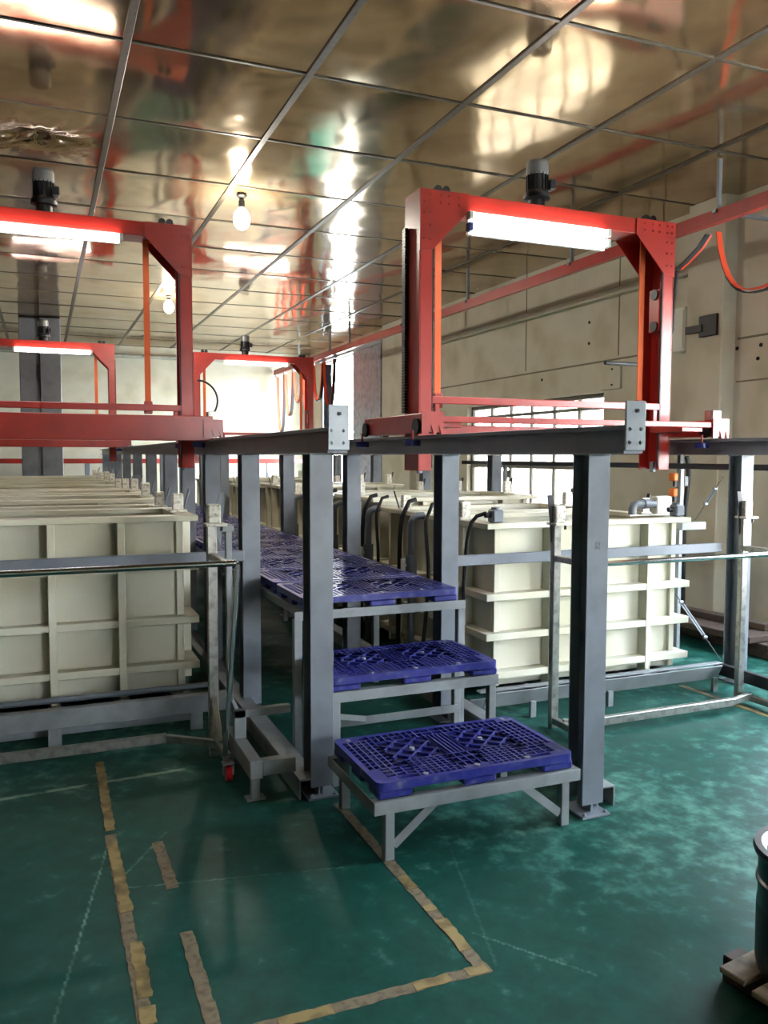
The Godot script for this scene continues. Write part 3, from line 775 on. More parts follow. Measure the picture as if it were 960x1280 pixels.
# ---------------------------------------------------------------- pallets and steps
func pallet_proto(label: String, at: Vector3) -> Node3D:
	# 0.93 x 0.54 moulded pallet; x 0..W, z 0..-D, y 0..0.07
	var t := thing("plastic_pallet", label, "pallet", at, "blue plastic pallets used as treads")
	var W := 0.92; var D := 0.55; var H := 0.07; var dk := 0.014
	var deck := Geo.new()
	var rb := 0.0065
	var flat := func(x0: float, x1: float, z0: float, z1: float) -> void: deck.span(V(x0, H - 0.012, -z0), V(x1, H, -z1), 0.0)
	var lattice := func(x0: float, x1: float, z0: float, z1: float, nx: int, nz: int, wd: float) -> void:
		for i in nx + 1:
			var x := lerpf(x0, x1, float(i) / nx)
			deck.span(V(x - wd / 2, H - dk, -z0), V(x + wd / 2, H, -z1), 0.0)
		for j in nz + 1:
			var z := lerpf(z0, z1, float(j) / nz)
			deck.span(V(x0, H - dk, -z - wd / 2), V(x1, H - 0.0006, -z + wd / 2), 0.0)
	var diamond := func(x0: float, x1: float, z0: float, z1: float, step: float) -> void:
		var r := Rect2(x0, z0, x1 - x0, z1 - z0)
		for sg in [-1.0, 1.0]:
			var k := x0 - (z1 - z0)
			while k < x1 + (z1 - z0):
				var a := Vector2(k, z0 if sg > 0 else z1); var b := a + Vector2(z1 - z0, (z1 - z0) * sg) * 1.0
				var seg := Geometry2D.intersect_polyline_with_polygon(PackedVector2Array([a, b]), PackedVector2Array([r.position, Vector2(x1, z0), r.end, Vector2(x0, z1)]))
				for s in seg:
					if s.size() > 1 and s[0].distance_to(s[-1]) > 0.02:
						deck.bar(V(s[0].x, H - dk / 2 - (0.0006 if sg > 0 else 0.0003), -s[0].y), V(s[-1].x, H - dk / 2, -s[-1].y), 0.009, dk)
				k += step
	# solid corner and edge fields
	for c in [[0.018, 0.10, 0.018, 0.055], [0.02, 0.06, 0.055, 0.15], [W - 0.10, W - 0.02, 0.02, 0.055], [W - 0.06, W - 0.02, 0.055, 0.15], [0.02, 0.10, D - 0.06, D - 0.02], [W - 0.10, W - 0.02, D - 0.06, D - 0.02], [0.40, 0.52, 0.02, 0.05]]:
		flat.call(c[0], c[1], c[2], c[3])
	lattice.call(0.02, 0.16, 0.15, D - 0.06, 5, 9, rb)
	lattice.call(W - 0.16, W - 0.02, 0.15, D - 0.06, 5, 9, rb)
	lattice.call(0.06, 0.20, 0.055, 0.15, 3, 3, rb); lattice.call(W - 0.20, W - 0.06, 0.055, 0.15, 3, 3, rb)
	lattice.call(0.20, 0.39, 0.02, 0.20, 7, 7, rb); lattice.call(W - 0.39, W - 0.20, 0.02, 0.20, 7, 7, rb)
	lattice.call(0.39, 0.53, 0.05, 0.20, 4, 3, rb)
	lattice.call(0.16, 0.20, 0.15, 0.20, 1, 1, rb); lattice.call(W - 0.20, W - 0.16, 0.15, 0.20, 1, 1, rb)
	lattice.call(0.16, 0.41, D - 0.10, D - 0.02, 8, 2, rb); lattice.call(W - 0.41, W - 0.16, D - 0.10, D - 0.02, 8, 2, rb)
	lattice.call(0.41, 0.51, D - 0.10, D - 0.02, 2, 2, rb)
	lattice.call(0.41, 0.51, 0.20, D - 0.10, 5, 1, 0.009)
	lattice.call(0.16, 0.41, 0.20, D - 0.10, 1, 1, rb); lattice.call(W - 0.41, W - 0.16, 0.20, D - 0.10, 1, 1, rb)
	diamond.call(0.17, 0.40, 0.21, D - 0.11, 0.095); diamond.call(W - 0.40, W - 0.17, 0.21, D - 0.11, 0.095)
	part("deck_lattice", deck, M.blue, t)
	var skirt := Geo.new()
	var ring := func(ins: float) -> Array:
		var o := []
		var r := 0.035 - ins * 0.8
		for c in [[W - ins - r, -ins - r, 0.0], [W - ins - r, -D + ins + r, 1.0], [ins + r, -D + ins + r, 2.0], [ins + r, -ins - r, 3.0]]:
			for k in 5:
				var an: float = (c[2] + k / 4.0) * PI / 2.0
				o.append(Vector2(c[0] + r * sin(an), c[1] + r * cos(an)))
		return o
	var outer: Array = ring.call(0.0); var inner: Array = ring.call(0.022)
	for k in 20:
		var p0: Vector2 = outer[k]; var p1: Vector2 = outer[(k + 1) % 20]; var q0: Vector2 = inner[k]; var q1: Vector2 = inner[(k + 1) % 20]
		skirt.quad(V(p0.x, H + 0.0005, p0.y), V(p1.x, H + 0.0005, p1.y), V(q1.x, H + 0.0005, q1.y), V(q0.x, H + 0.0005, q0.y))
		skirt.quad(V(p0.x, H - 0.034, p0.y), V(p1.x, H - 0.034, p1.y), V(p1.x, H + 0.0005, p1.y), V(p0.x, H + 0.0005, p0.y))
		skirt.quad(V(q1.x, H - 0.034, q1.y), V(q0.x, H - 0.034, q0.y), V(q0.x, H + 0.0005, q0.y), V(q1.x, H + 0.0005, q1.y))
	skirt.span(V(0.02, H - 0.036, -D + 0.02), V(W - 0.02, H - 0.032, -0.02))
	part("rim", skirt, M.blue, t)
	for x in [0.0, 0.38, W - 0.16]:
		for z in [0.0, 0.20, D - 0.12]:
			part("foot", Geo.new().span(V(x + 0.004, 0.0, -z - 0.004), V(x + 0.156, H - 0.034, -z - 0.116), 0.018), M.blue, t)
	for p in [[0.22, 0.03], [0.46, 0.035], [0.70, 0.03], [0.29, 0.32], [0.63, 0.32], [0.06, D - 0.04], [W - 0.06, D - 0.04]]:
		part("stud", Geo.new().lathe([Vector2(0.0, H - 0.01), Vector2(0.014, H - 0.01), Vector2(0.012, H + 0.004), Vector2(0, H + 0.004)], V(p[0], 0, -p[1]), 8), M.zinc, t)
	return t


func step_frame(called: String, label: String, x0: float, x1: float, z0: float, z1: float, top: float, inset: float, brace: bool) -> void:
	var t := thing(called, label, "step", V(x0, 0, z0))
	var W := x1 - x0; var D := z0 - z1
	part("front_rail", Geo.new().span(V(0, top - 0.05, -0.006), V(W, top, 0), 0.002).span(V(0, top - 0.006, -0.05), V(W, top, -0.006), 0.002), M.frame, t)
	part("rear_rail", Geo.new().span(V(0, top - 0.05, -D), V(W, top, -D + 0.006), 0.002).span(V(0, top - 0.006, -D + 0.006), V(W, top, -D + 0.05), 0.002), M.frame, t)
	for s in [0.0, W - 0.006]:
		part("side_rail", Geo.new().span(V(s, top - 0.05, -D + 0.006), V(s + 0.006, top, -0.006), 0.002), M.frame, t)
	part("cross_rail", Geo.new().span(V(W / 2 - 0.02, top - 0.04, -D + 0.006), V(W / 2 + 0.02, top - 0.006, -0.05), 0.002), M.frame, t)
	for x in [inset, W - inset]:
		for z in [-0.028, -D + 0.028]:
			part("leg", Geo.new().span(V(x - 0.02, 0, z - 0.02), V(x + 0.02, top - 0.006, z + 0.02), 0.003), M.frame, t)
	if brace:
		part("brace", Geo.new().bar(V(inset + 0.02, 0.055, -0.02), V(inset + 0.20, top - 0.045, -0.02), 0.006, 0.036, 0.001), M.frame, t)
		part("brace", Geo.new().bar(V(W - inset - 0.02, 0.055, -0.02), V(W - inset - 0.20, top - 0.045, -0.02), 0.006, 0.036, 0.001), M.frame, t)
	else:
		part("stretcher", Geo.new().span(V(inset, top * 0.33, -D + 0.05), V(W - inset, top * 0.33 + 0.045, -D + 0.055), 0.002), M.frame, t)
		part("stretcher", Geo.new().bar(V(inset, top * 0.62, -D * 0.5), V(inset + 0.3, top * 0.4, -D + 0.06), 0.006, 0.03, 0.001), M.frame, t)


func build_steps() -> void:
	step_frame("step_frame", "low grey angle-iron step frame standing on the taped floor", 1.165, 2.13, -2.9, -3.47, 0.245, 0.07, true)
	step_frame("step_frame", "middle-height grey angle-iron step frame between the columns", 1.25, 2.17, -3.67, -4.12, 0.465, 0.03, false)
	var p := pallet_proto("blue grid plastic pallet forming the lowest step", V(1.185, 0.246, -2.912))
	dup(p, "plastic_pallet", V(1.25, 0.466, -3.672), "blue grid plastic pallet forming the middle step")
	# walkway deck frame
	var w := thing("walkway_frame", "long grey angle-iron walkway frame between the two tank rows", "walkway", V(1.245, 0, -4.13))
	var N := 16; var dz := 0.585; var L := N * dz
	var W := 0.93; var top := 0.78
	part("front_rail", Geo.new().span(V(-0.04, top - 0.05, -0.006), V(W + 0.044, top, 0), 0.002), M.frame, w)
	for x in [0.0, W - 0.04]:
		part("side_rail", Geo.new().span(V(x, top - 0.045, -L), V(x + 0.04, top, -0.006), 0.002), M.frame, w)
	for k in range(0, N + 1, 2):
		if k > 0: part("cross_rail", Geo.new().span(V(0.04, top - 0.04, -k * dz - 0.02), V(W - 0.04, top - 0.002, -k * dz + 0.02), 0.002), M.frame, w)
		for x in [0.03 if k > 0 else -0.018, W - 0.03 if k > 0 else W + 0.022]:
			part("leg", Geo.new().span(V(x - 0.022, 0, -k * dz - 0.05), V(x + 0.022, top - 0.045, -k * dz - 0.006), 0.003), M.frame, w)
	for k in N:
		dup(p, "plastic_pallet", V(1.25 + 0.004 * ((k * 7) % 3 - 1), 0.781, -4.118 - k * dz), "blue grid plastic pallet, %s along the raised walkway from the steps" % ORD[k])


# ---------------------------------------------------------------- loading stands
func stand(label: String, xs: Array, zb: float, zf: float, ytube: float, mirror: float, seat_y: float) -> void:
	var t := thing("loading_stand", label, "stand", V(0, 0, zb))
	var d := zf - zb
	for k in 2:
		var x: float = xs[k]
		part("post", Geo.new().span(V(x - 0.025, 0.0, -0.02), V(x + 0.025, seat_y - 0.012, 0.02), 0.004), M.stainless, t)
		var b := part("bar_seat", Geo.new().span(V(x - 0.02, seat_y, -0.04), V(x + 0.045, seat_y + 0.10, 0.03), 0.006).span(V(x - 0.035, seat_y - 0.015, -0.05), V(x + 0.075, seat_y, 0.05), 0.003), M.white, t)
		part("guide_fin", Geo.new().extrude(PackedVector2Array([Vector2(-0.06, 0.16), Vector2(-0.03, 0.16), Vector2(-0.005, 0.08), Vector2(-0.005, -0.06), Vector2(-0.03, -0.12), Vector2(-0.04, 0.02)]), V(x if mirror > 0 else x + 0.02, seat_y, -0.01), V(mirror, 0, 0), Vector3.UP, V(0, 0, 0.006)), M.darkmetal if mirror > 0 else M.zinc, b)
		part("seat_bolt", Geo.new().cyl(V(x + 0.05, seat_y - 0.04, 0.02), V(x + 0.05, seat_y - 0.015, 0.02), 0.008, 8), M.darkmetal, b)
		part("arm", Geo.new().span(V(x - 0.018, ytube - 0.02, 0.02), V(x + 0.018, ytube + 0.016, d - 0.02), 0.004), M.stainless, t)
		part("front_leg", Geo.new().bar(V(x + 0.012 * mirror, 0.12 if mirror < 0 else 0.0, d), V(x + 0.03 * -mirror + 0.03, ytube, d), 0.03, 0.022, 0.006), M.chrome, t)
		part("foot_bar", Geo.new().bar(V(x, 0.11 if mirror < 0 else 0.045, 0.0), V(x, 0.11 if mirror < 0 else 0.045, d), 0.035, 0.04, 0.004), M.stainless, t)
		if mirror < 0: part("gusset_bar", Geo.new().bar(V(x, 0.13, d * 0.5), V(x, 0.32, 0.02), 0.03, 0.02, 0.003), M.stainless, t)
		for zz in ([d] if mirror < 0 else []):
			var c := part("caster", Geo.new().lathe([Vector2(0.0, -0.014), Vector2(0.038, -0.014), Vector2(0.038, 0.014), Vector2(0.0, 0.014)], V(x, 0.038, zz + 0.015), 18, Basis(Vector3.FORWARD, PI / 2)), M.caster, t)
			part("fork", Geo.new().span(V(x - 0.026, 0.03, zz), V(x - 0.018, 0.085, zz + 0.03), 0.002).span(V(x + 0.018, 0.03, zz), V(x + 0.026, 0.085, zz + 0.03), 0.002).span(V(x - 0.028, 0.082, zz - 0.02), V(x + 0.028, 0.092, zz + 0.035), 0.002), M.zinc, c)
	part("hand_rail", Geo.new().cyl(V(xs[0] - 0.05, ytube, d), V(xs[1] + 0.05, ytube, d), 0.0155, 14), M.chrome, t)
	var zz: float = 0.16 if mirror > 0 else -0.2
	part("base_bar", Geo.new().span(V(xs[0] + 0.19, 0.035, zz - 0.02), V(xs[1] - 0.22, 0.085, zz + 0.02), 0.004), M.stainless, t)
	part("splay_bar", Geo.new().bar(V(xs[1] - 0.22, 0.06, zz), V(xs[1], 0.10 if mirror < 0 else 0.06, d * 0.3), 0.03, 0.04, 0.003), M.stainless, t)
	part("splay_bar", Geo.new().bar(V(xs[0] + 0.19, 0.06, zz), V(xs[0], 0.10 if mirror < 0 else 0.06, d * 0.3), 0.03, 0.04, 0.003), M.stainless, t)


func build_stands() -> void:
	stand("stainless loading stand with chrome rail before the tank away from the windows", [-0.75, 0.812], -4.32, -3.97, 1.075, -1.0, 1.245)
	stand("stainless loading stand with chrome rail before the window-side tank", [2.755, 4.20], -4.03, -3.70, 1.01, 1.0, 1.215)
	# bent bracket near the column foot
	var t := thing("floor_bracket", "small bent grey bracket on the floor beside the column foot", "bracket", V(0.885, 0, -3.7))
	part("leg", Geo.new().span(V(-0.02, 0, -0.02), V(0.02, 0.10, 0.02), 0.003), M.frame, t)
	part("foot_plate", Geo.new().span(V(-0.045, 0, -0.035), V(0.045, 0.006, 0.035), 0.001), M.frame, t)
	part("side_bar", Geo.new().span(V(-0.03, 0.10, -0.52), V(0.03, 0.185, 0.03), 0.003), M.frame, t)
	part("tie_bar", Geo.new().span(V(0.03, 0.11, -0.03), V(0.19, 0.18, 0.03), 0.003), M.frame, t)
	part("upright", Geo.new().span(V(-0.03, 0.185, -0.34), V(0.03, 0.33, -0.30), 0.003), M.frame, t)
	part("cross_arm", Geo.new().span(V(-0.03, 0.29, -0.34), V(0.26, 0.33, -0.30), 0.003), M.frame, t)


# ---------------------------------------------------------------- bus rail and cables
func ribbon(pts: Array, w: Vector3, th: float) -> Geo:
	var g := Geo.new()
	for k in pts.size() - 1:
		var a: Vector3 = pts[k]; var b: Vector3 = pts[k + 1]
		var n := (b - a).cross(w).normalized() * th * 0.5
		var h := w * 0.5
		g.quad(a - h + n, a + h + n, b + h + n, b - h + n); g.quad(a + h - n, a - h - n, b - h - n, b + h - n)
		g.quad(a - h - n, a - h + n, b - h + n, b - h - n); g.quad(a + h + n, a + h - n, b + h - n, b + h + n)
	return g


func loop_pts(z0: float, z1: float, y: float, drop: float, x: float) -> Array:
	var o := []
	for k in 17:
		var u := k / 16.0 * 2.0 - 1.0
		o.append(V(x, y - drop * (1.0 - pow(absf(u), 2.6)), lerpf(z0, z1, 0.5 + 0.5 * u * (1.0 + 0.25 * (1.0 - u * u)))))
	return o


func build_bus() -> void:
	var X := 5.2; var Y := 3.52
	var t := thing("festoon_rail", "red steel festoon rail hung from the ceiling along the window wall", "rail", V(X, Y, 0))
	part("rail", Geo.new().span(V(-0.03, 0, BZ + 0.1), V(0.03, 0.012, 1.0)).span(V(-0.03, 0.012, BZ + 0.1), V(-0.022, 0.10, 1.0)).span(V(0.022, 0.012, BZ + 0.1), V(0.03, 0.10, 1.0)).span(V(-0.03, 0.10, BZ + 0.1), V(0.03, 0.11, 1.0)), M.red, t)
	for z in [-1.5, -3.4, -5.36, -7.4, -9.7, -11.8, -14.2, -15.3, -17.4]:
		var h := part("hanger", Geo.new().span(V(-0.02, 0.11, z - 0.012), V(0.02, HC - Y - 0.012, z + 0.012), 0.002), M.zinc, t)
		part("cross_arm", Geo.new().span(V(-0.05, 0.08, z - 0.02), V(0.9 - 0.02, 0.11, z + 0.02) if z > -6 else V(0.22, 0.11, z + 0.02), 0.002), M.zinc, h)
	# festoon loops
	var zs := [-3.55, -4.45, -5.4]
	for k in 2:
		festoon(X, Y, zs[k], zs[k + 1], 0.56, "beside the gantry closest to the steps", k)
	var far := [-15.0, -15.7, -16.4, -17.1, -17.8, -18.5, -19.2]
	for k in 6:
		festoon(X, Y, far[k], far[k + 1], [0.9, 0.75, 1.0, 0.7, 0.95, 1.3][k], "bunched near the end wall", k)
	# feed cable dropping to the gantry
	var c := thing("drop_cable", "flat black and orange cable dropping from the festoon rail to the gantry", "cable", V(0, 0, 0))
	var p1 := []; var p2 := []
	var knots := [V(5.2, 3.45, -5.45), V(5.19, 3.36, -5.53), V(5.17, 3.27, -5.66), V(5.15, 3.22, -5.74)]
	var cv := Curve3D.new()
	for q in knots: cv.add_point(q)
	for k in 13: p1.append(cv.sample_baked(cv.get_baked_length() * k / 12.0))
	part("orange_ribbon", ribbon(p1, V(0.0, 0.0, 0.0) + V(0.05, 0.0, 0.0), 0.012), M.cable, c)
	var p3 := []
	for q in p1: p3.append(q + V(-0.035, -0.005, 0.012))
	part("black_ribbon", ribbon(p3, V(0.05, 0, 0), 0.01), M.rubber, c)
	var cb := Curve3D.new()
	cb.add_point(V(5.13, 3.21, -5.75)); cb.add_point(V(5.12, 2.7, -5.78), V(0, 0.2, 0), V(0, -0.12, 0)); cb.add_point(V(5.05, 2.45, -5.85), V(0.05, 0.1, 0.0), V(-0.1, -0.06, 0)); cb.add_point(V(4.2, 2.35, -5.5), V(0.4, 0.0, 0), Vector3.ZERO)
	for k in 25: p2.append(cb.sample_baked(cb.get_baked_length() * k / 24.0))
	part("black_cable", Geo.new().tube(p2, 0.016, 8), M.rubber, c)


func festoon(X: float, Y: float, z0: float, z1: float, drop: float, where: String, k: int) -> void:
	var f := thing("festoon_loop", "orange and black flat cable loop, %s of those %s" % [ORD[k], where], "cable", Vector3.ZERO, "cable loops on the festoon rail")
	var a := loop_pts(z0 - 0.035, z1 + 0.035, Y - 0.07, drop, X + 0.012)
	var b := loop_pts(z0 - 0.047, z1 + 0.047, Y - 0.07, drop - 0.025, X)
	part("black_ribbon", ribbon(a, V(0.055, 0, 0), 0.008), M.rubber, f)
	part("orange_ribbon", ribbon(b, V(0.055, 0, 0), 0.008), M.cable, f)
	for z in ([z0] if k < 5 else [z0, z1]):
		part("cable_trolley", Geo.new().span(V(X - 0.035, Y - 0.065, z - 0.028), V(X + 0.035, Y - 0.002, z + 0.028), 0.005), M.zinc, f)


# ---------------------------------------------------------------- details
func jagged(a: Vector2, b: Vector2, w: float, seed_: int, y0: float, th: float, rag: float) -> Geo:
	# torn strip lying on the floor from a to b (x, z)
	var r := RandomNumberGenerator.new(); r.seed = seed_
	var L := a.distance_to(b); var n := maxi(int(L / 0.022), 3)
	var d := (b - a).normalized(); var s := Vector2(-d.y, d.x)
	var left := PackedVector2Array(); var right := PackedVector2Array()
	for k in n + 1:
		var c := a + d * L * k / n
		left.append(c + s * (w / 2 - r.randf() * rag)); right.append(c - s * (w / 2 - r.randf() * rag))
	right.reverse()
	return Geo.new().extrude(left + right, V(0, y0, 0), V(1, 0, 0), V(0, 0, 1), V(0, th, 0))


func floor_line(label: String, runs: Array, bits: Array, called := "floor_tape") -> void:
	var t := thing(called, label, "floor tape")
	var k := 0
	for r in runs:
		part("worn_residue", jagged(r[0], r[1], 0.05, 300 + k, 0.0003, 0.0009, 0.006), M.residue, t)
		k += 1
	for r in bits:
		part("yellow_tape", jagged(r[0], r[1], 0.05, 330 + k, 0.0013, 0.0012, 0.009), M.tape, t)
		k += 1


func bulb(label: String, at: Vector3, drop: float, e: float) -> void:
	var t := thing("hanging_bulb", label, "light", at, "bare bulbs hanging from the ceiling")
	part("ceiling_rose", Geo.new().lathe([Vector2(0, -0.03), Vector2(0.03, -0.03), Vector2(0.05, -0.012), Vector2(0.05, 0.0)], V(0, 0, 0), 14), M.black, t)
	part("cord", Geo.new().cyl(V(0, -drop + 0.06, 0), V(0, -0.028, 0), 0.01, 6), M.black, t)
	part("socket", Geo.new().lathe([Vector2(0, -drop - 0.005), Vector2(0.03, -drop - 0.005), Vector2(0.03, -drop + 0.05), Vector2(0.018, -drop + 0.075), Vector2(0, -drop + 0.075)], Vector3.ZERO, 14), M.darkmetal, t)
	var pr := []
	for k in 11:
		var a := PI * k / 10.0
		pr.append(Vector2(0.08 * sin(a) * (1.0 if k < 6 else lerpf(1.0, 0.8, (k - 5) / 5.0)), -drop - 0.11 - 0.105 * cos(a)))
	part("bulb", Geo.new().lathe(pr, Vector3.ZERO, 16), M.bulb, t)
	var l := OmniLight3D.new()
	l.name = "bulb_glow"
	l.light_energy = e; l.light_size = 0.06; l.omni_range = 30.0; l.omni_attenuation = 2.0; l.light_color = Color(1.0, 0.97, 0.9)
	l.shadow_enabled = true
	t.add_child(l)
	l.position = V(0, -drop - 0.11, 0)


func hose(label: String, pts: Array, r: float, m: Material, group := "black hoses beside the walkway") -> void:
	var cv := Curve3D.new()
	for k in pts.size():
		var d: Vector3 = Vector3.ZERO
		if k > 0 and k < pts.size() - 1: d = (pts[k + 1] - pts[k - 1]) * 0.2
		cv.add_point(pts[k], -d, d)
	var o := []
	for k in 21: o.append(cv.sample_baked(cv.get_baked_length() * k / 20.0))
	tag(part("hose", Geo.new().tube(o, r, 8), m, self), label, "hose", group)


func build_details() -> void:
	bulb("bare glowing bulb hanging from the ceiling above the walkway near the first gantries", V(1.79, HC - 0.01, -7.83), 0.11, 3.2)
	bulb("bare glowing bulb hanging from the ceiling farther down the walkway", V(1.86, HC - 0.01, -13.15), 0.05, 3.2)
	# floor tape
	floor_line("long worn yellow floor tape running towards the tank away from the windows", [[Vector2(0.238, -1.2), Vector2(0.23, -3.56)]],
		[[Vector2(0.24, -4.45), Vector2(0.232, -3.6)], [Vector2(0.23, -3.5), Vector2(0.238, -2.92)], [Vector2(0.25, -2.72), Vector2(0.245, -2.42)], [Vector2(0.245, -2.38), Vector2(0.24, -2.3)], [Vector2(0.24, -2.27), Vector2(0.238, -1.9)]])
	floor_line("short worn brown tape residue beside the long yellow floor tape", [[Vector2(0.405, -3.42), Vector2(0.41, -3.02)], [Vector2(0.41, -2.72), Vector2(0.405, -1.4)]], [])
	floor_line("L-shaped torn yellow floor tape starting at the lowest step", [[Vector2(1.225, -3.5), Vector2(1.235, -2.14)], [Vector2(1.26, -2.165), Vector2(0.1, -2.17)]],
		[[Vector2(1.232, -2.78), Vector2(1.234, -2.68)], [Vector2(1.232, -2.56), Vector2(1.234, -2.52)], [Vector2(1.236, -2.46), Vector2(1.235, -2.27)], [Vector2(1.25, -2.165), Vector2(1.18, -2.165)], [Vector2(1.12, -2.165), Vector2(1.0, -2.165)], [Vector2(0.74, -2.165), Vector2(0.58, -2.165)], [Vector2(0.54, -2.166), Vector2(0.25, -2.17)]])
	floor_line("thin worn floor tape crossing behind the window-side loading stand", [[Vector2(4.1, -4.45), Vector2(4.12, -3.2)]], [[Vector2(4.1, -4.0), Vector2(4.11, -3.7)]])
	# pail on boards, bottom right
	var p := thing("steel_pail", "dark blue steel pail with a silver lid on wooden boards", "pail", V(2.045, 0.10, -1.63))
	part("shell", Geo.new().lathe([Vector2(0.0, 0.0), Vector2(0.165, 0.0), Vector2(0.17, 0.01), Vector2(0.172, 0.26), Vector2(0.178, 0.265), Vector2(0.178, 0.275), Vector2(0.172, 0.28), Vector2(0.174, 0.355)], Vector3.ZERO, 40), M.pail, p)
	part("rim", Geo.new().lathe([Vector2(0.165, 0.35), Vector2(0.184, 0.35), Vector2(0.188, 0.362), Vector2(0.184, 0.375), Vector2(0.165, 0.375)], Vector3.ZERO, 40), M.darkmetal, p)
	part("lid", Geo.new().lathe([Vector2(0.166, 0.372), Vector2(0.15, 0.352), Vector2(0.10, 0.356), Vector2(0.0, 0.358)], Vector3.ZERO, 40), M.silver, p)
	part("handle_ear", Geo.new().lathe([Vector2(0, -0.006), Vector2(0.022, -0.006), Vector2(0.022, 0.006), Vector2(0, 0.006)], V(-0.176, 0.315, 0.03), 14, Basis(Vector3.FORWARD, PI / 2)), M.darkmetal, p)
	part("paper_label", Geo.new().lathe([Vector2(0.1735, 0.03), Vector2(0.1745, 0.2)], Vector3.ZERO, 40), M.darkmetal, p)
	var wb := thing("wooden_pallet", "rough wooden boards under the steel pail", "pallet", V(1.985, 0, -1.62))
	for k in 4:
		part("board", Geo.new().box(V(0.12, 0.09, -0.16 + k * 0.12), V(0.58, 0.019, 0.085), 0.003, Basis(Vector3.UP, 0.15)), M.wood, wb)
	for k in 2:
		part("bearer", Geo.new().box(V(-0.02 + k * 0.3, 0.04, 0.02), V(0.08, 0.08, 0.5), 0.004, Basis(Vector3.UP, 0.15)), M.darkwood, wb)
	# wall fittings
	var sb := thing("switch_box", "white electrical box on the beige wall behind the red gantry column", "box", V(WX - 0.1, 0, -6.66))
	part("case", Geo.new().span(V(-0.02, 2.66, -0.09), V(0.1, 3.10, 0.09), 0.01), M.boxwhite, sb)
	part("door", Geo.new().span(V(-0.028, 2.69, -0.07), V(-0.02, 3.07, 0.07), 0.003), M.boxwhite, sb)
	tag(part("wall_bracket", Geo.new().span(V(WX - 0.20, 2.75, -6.30), V(WX - 0.17, 2.95, -6.07), 0.005).span(V(WX - 0.21, 2.80, -6.47), V(WX - 0.17, 2.87, -6.25), 0.003), M.darkmetal, self), "dark steel bracket fixed to the pilaster near the white electrical box", "bracket")
	var jb := thing("junction_plate", "square beige cover plate on the wall above the window", "plate", V(WX - 0.005, 2.51, -7.85))
	part("cover", Geo.new().span(V(-0.02, -0.14, -0.17), V(0.005, 0.14, 0.17), 0.004), M.wall, jb)
	for s in [0.09, -0.09]: hex_bolt(jb, V(-0.02, s, 0.03), V(-1, 0, 0), 0.012, M.darkmetal)
	for q in [[-6.0, 2.62], [-5.75, 2.5], [-5.72, 2.62], [-8.3, 2.95], [-9.3, 2.6], [-8.3, 3.2]]:
		tag(part("wall_anchor", Geo.new().cyl(V(WX - 0.008, q[1], q[0]), V(WX + 0.01, q[1], q[0]), 0.018, 10), M.dark, self), "dark anchor plug in the beige wall panels", "anchor", "anchor plugs in the beige wall")
	# red rail across the end wall
	var er := thing("end_rail", "thin red rail running across before the end wall", "rail", V(0, 1.47, BZ + 0.6))
	part("rail", Geo.new().span(V(-3.5, -0.05, -0.04), V(5.9, 0.05, 0.04), 0.004), M.red, er)
	for x in [-2.5, 0.9, 2.9, 4.9]: part("post", Geo.new().span(V(x - 0.05, -1.47, -0.05), V(x + 0.05, -0.05, 0.05), 0.004), M.grey, er)
	# pipes, pumps and hoses on and beside the tanks
	var pu := thing("circulation_pipe", "grey plastic elbow pipe lying on the rim of the first window-side tank", "pipe", V(3.98, 1.166, -4.86))
	part("pipe", Geo.new().tube([V(0, 0.0, 0), V(0.0, 0.05, 0), V(0.012, 0.075, 0), V(0.04, 0.085, 0), V(0.2, 0.085, 0)], 0.03, 14), M.pvc, pu)
	part("collar", Geo.new().cyl(V(0.1, 0.085, 0), V(0.15, 0.085, 0), 0.036, 14), M.pvc, pu)
	part("base", Geo.new().span(V(-0.05, 0, -0.04), V(0.35, 0.01, 0.04), 0.002), M.white, pu)
	part("block", Geo.new().span(V(0.2, 0.01, -0.04), V(0.34, 0.14, 0.03), 0.008), M.white, pu)
	for q in [[2.73, 1.167, -4.68, "on the rim corner nearest the walkway"], [4.25, 1.167, -4.70, "on the rim beside the elbow pipe"], [3.62, 1.167, -4.9, "on the rim behind the column"]]:
		var v := thing("valve_box", "small blue-grey plastic valve box " + q[3], "valve", V(q[0], q[1], q[2]))
		part("body", Geo.new().span(V(-0.04, 0, -0.04), V(0.04, 0.085, 0.04), 0.01), M.pvc, v)
		part("cap", Geo.new().lathe([Vector2(0.03, 0.085), Vector2(0.03, 0.10), Vector2(0, 0.10)], Vector3.ZERO, 14), M.pvc, v)
		part("outlet", Geo.new().cyl(V(-0.08, 0.05, 0.0), V(-0.04, 0.05, 0), 0.018, 10), M.darkmetal, v)
	hose("black hose hanging down the corner of the first window-side tank", [V(2.66, 1.23, -4.68), V(2.58, 1.20, -4.72), V(2.55, 0.9, -4.76), V(2.56, 0.5, -4.8), V(2.6, 0.02, -4.85)], 0.013, M.rubber, "")
	var hz := [-5.35, -5.75, -6.3, -6.55, -7.0, -7.6, -8.3]
	for k in hz.size():
		var z: float = hz[k]
		hose("black hose, %s from the steps, hanging on the window-side tanks beside the walkway" % ORD[k], [V(2.65, 1.265, z), V(2.60, 1.265, z), V(2.54, 1.12, z - 0.03 * (k % 2)), V(2.52, 0.7, z + 0.1 - 0.12 * (k % 2)), V(2.5, 0.03, z)], 0.014 + 0.004 * (k % 2), M.rubber)
